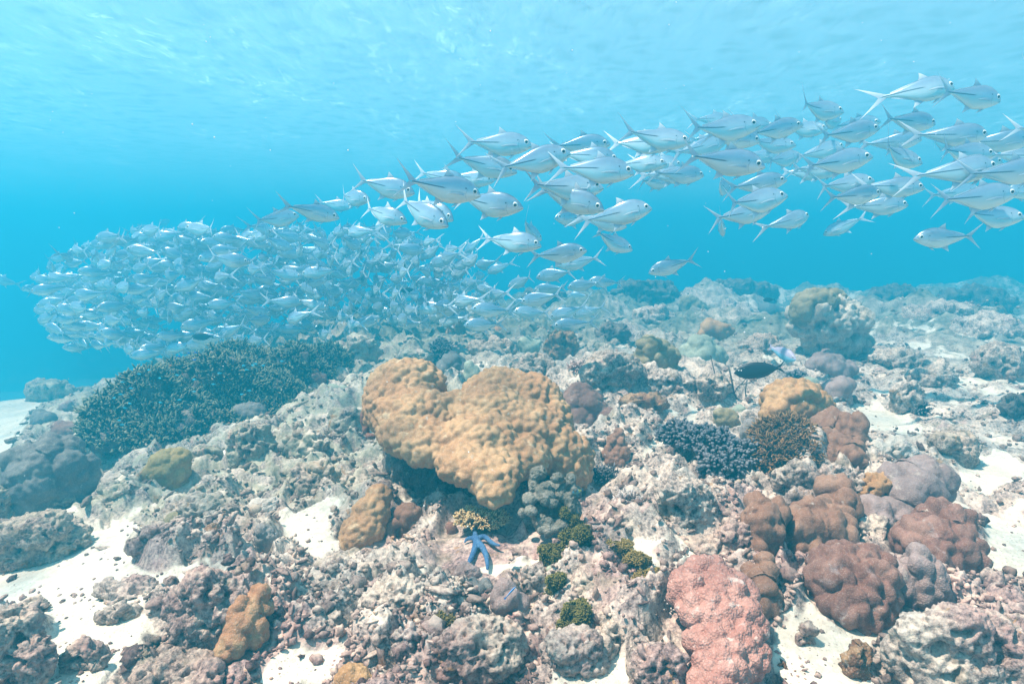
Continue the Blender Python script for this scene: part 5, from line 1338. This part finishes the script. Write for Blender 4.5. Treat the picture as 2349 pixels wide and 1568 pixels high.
    dome('dead_coral', 2020, 1385, 2380, 1640, 'rock', 'rock', 'wide pale dead coral boulder in the bottom right corner', 'rock', n=8, cell=0.07, amp=0.7, depth=0.6)
    dome('dome_coral', 2228, 1468, 2312, 1545, 'soft', 'rust_rock', 'brown-topped round coral on the bottom right boulder', n=1, y=yb(2270, 1545) - 0.02)
    dome('crust_coral', 2170, 1452, 2212, 1476, 'soft', 'orange_coral', 'small orange-brown blob on the bottom right boulder', n=1, y=yb(2190, 1540) + 0.05)
    rock(2140, 1350, 2270, 1400, 'bleached white rock behind the bottom right boulder', 'pale_slab', 0.7)
    y0 = yb(1650, 1600)
    blob('pink_coral', [L(1625, 1325, 62, 44, y0 + .34), L(1580, 1355, 46, 44, y0 + .26), L(1660, 1365, 74, 50, y0 + .26), L(1630, 1400, 80, 48, y0 + .19), L(1690, 1430, 66, 54, y0 + .16), L(1660, 1475, 84, 52, y0 + .10), L(1700, 1500, 58, 48, y0 + .08), L(1650, 1540, 66, 50, y0 + .02), L(1640, 1590, 60, 50, y0 - .03)], 0.006, 'soft', M['pink_coral'], 'large pink warty coral leaning forward at the bottom right of centre', cell=0.040, smooth_it=9, amp=1.25)
    y0 = yb(1745, 1410)
    blob('finger_coral', [L(1735, 1325, 22, 26, y0 + .10), L(1752, 1312, 14, 22, y0 + .10), L(1748, 1355, 26, 30, y0 + .06), L(1752, 1385, 24, 26, y0 + .03), L(1748, 1290, 12, 16, y0 + .12)], 0.006, 'knob', M['brown_coral'], 'tan brown lumpy coral against the right side of the pink coral', cell=0.05, smooth_it=5)
    rock(1930, 1478, 2000, 1560, 'small reddish capped rock on the sand at the bottom right', 'rust_rock')
    rock(1830, 1430, 1870, 1480, 'small grey stone on the sand right of the pink coral', n=4)

def make_rubble():
    """loose coral fragments strewn over the floor"""
    r = np.random.RandomState(33)
    N = 52000
    px_, py_ = r.uniform(-250, 2600, N), 640 + 1000 * r.uniform(0, 1, N) ** 0.8
    d = FWD[None] * FPX + RIGHT[None] * (px_ - IMW / 2)[:, None] + UP[None] * (IMH / 2 - py_)[:, None]
    d = d / d[:, 1:2]
    y = np.full(N, 1.0)
    for _ in range(40):                                  # where the floor lies along each line
        P = CAM + d * y[:, None]
        gap = P[:, 2] - base(P[:, 0], P[:, 1])
        y = np.clip(y + gap / np.maximum(-d[:, 2], 0.03) * 0.6, 0.8, 30)
    P = CAM + d * y[:, None]
    s = sand_at(P[:, 0], P[:, 1])
    clump = smooth(-0.25, 0.25, fbm(P * 3.3 + 70, 3, 81))
    ok = (r.uniform(0, 1, N) > s * 0.86) & (r.uniform(0, 1, N) < 0.15 + 0.85 * clump) & (y < 16) & (y > 0.9)
    P, s, y = P[ok], s[ok], y[ok]
    keep = footprint(P[:, 0], P[:, 1], 1.25) < 0.5
    P, s, y = P[keep], s[keep], y[keep]
    m = len(P)
    z = floor_height(P[:, 0], P[:, 1], s)
    size = np.exp(r.normal(math.log(0.0072), 0.5, m)) * (0.7 + 0.16 * y) * np.where(s > 0.5, 0.75, 1.0)
    size = np.minimum(size, 0.035)
    tmpl = []
    for k in range(10):
        V, F = ico(2 if k < 6 else 1)
        st = (1.9, 0.5, 0.5) if k % 5 == 0 else (1.15, 0.9, 0.75) if k % 3 == 1 else (1.0, 0.9, 0.9)
        f1, f2, _ = worley(V * 1.9 + k * 9, k)
        rad = 0.55 + 0.75 * np.clip(1 - f1 ** 2, 0, 1) + 0.75 * perlin(V * 1.7 + k * 5, k) + 0.35 * perlin(V * 4.1 + k, k + 3)
        tmpl.append((V * np.array(st) * np.clip(rad, 0.35, 1.5)[:, None], F))
    big = size * 1400 / y > 6
    kind = np.where(big, r.randint(0, 6, m), r.randint(6, 10, m))
    Vs, Fs, tone, n = [], [], [], 0
    for k in range(10):
        i = np.nonzero(kind == k)[0]
        if not len(i): continue
        Q, F = tmpl[k]
        q = r.normal(size=(len(i), 4)); q /= np.linalg.norm(q, axis=1)[:, None]
        w, a, b, c = q.T
        Rm = np.stack([np.stack([1 - 2 * (b * b + c * c), 2 * (a * b - c * w), 2 * (a * c + b * w)], 1), np.stack([2 * (a * b + c * w), 1 - 2 * (a * a + c * c), 2 * (b * c - a * w)], 1), np.stack([2 * (a * c - b * w), 2 * (b * c + a * w), 1 - 2 * (a * a + b * b)], 1)], 1)
        W = np.einsum('nij,vj->nvi', Rm, Q) * size[i][:, None, None]
        W[:, :, 2] *= 0.8
        W += np.stack([P[i, 0], P[i, 1], z[i] + size[i] * 0.22], 1)[:, None]
        Vs.append(W.reshape(-1, 3)); Fs.append((F[None] + np.arange(len(i))[:, None, None] * len(Q)).reshape(-1, 3) + n)
        tone.append(np.repeat(r.uniform(0, 1, len(i)), len(Q))); n += len(i) * len(Q)
    me = mesh_from('coral_rubble', np.concatenate(Vs), np.concatenate(Fs))
    add_attr(me, 'tone', np.concatenate(tone))
    tag(link('coral_rubble', me, mat=M['rubble']), 'loose grey and cream coral rubble strewn over the sea floor', 'rubble', kind='stuff')

make_floor_mats(); make_coral_mats(); make_fish_mats(); make_fish_meshes()
make_reef()
flush()
make_terrain()
make_surface()
make_haze(-7.2, 4.85, 60)
make_rubble()
def make_particles():
    r = np.random.RandomState(3)
    V, F = ico(1); n = 150
    P = np.stack([at(x, y, d) for x, y, d in zip(r.uniform(0, IMW, n), r.uniform(0, 1250, n), r.uniform(1.2, 4.0, n))])
    W = P[:, None] + V[None] * r.uniform(0.0008, 0.0022, n)[:, None, None]
    t = NT('drifting_specks'); m = t.done((0.9, 0.9, 0.88, 1), 0.6)
    tag(link('drifting_particles', mesh_from('drifting_particles', W.reshape(-1, 3), (F[None] + np.arange(n)[:, None, None] * len(V)).reshape(-1, 3)), mat=m), 'pale specks drifting in the water', 'particles', kind='stuff')
make_particles()
make_school()
make_other_fish()
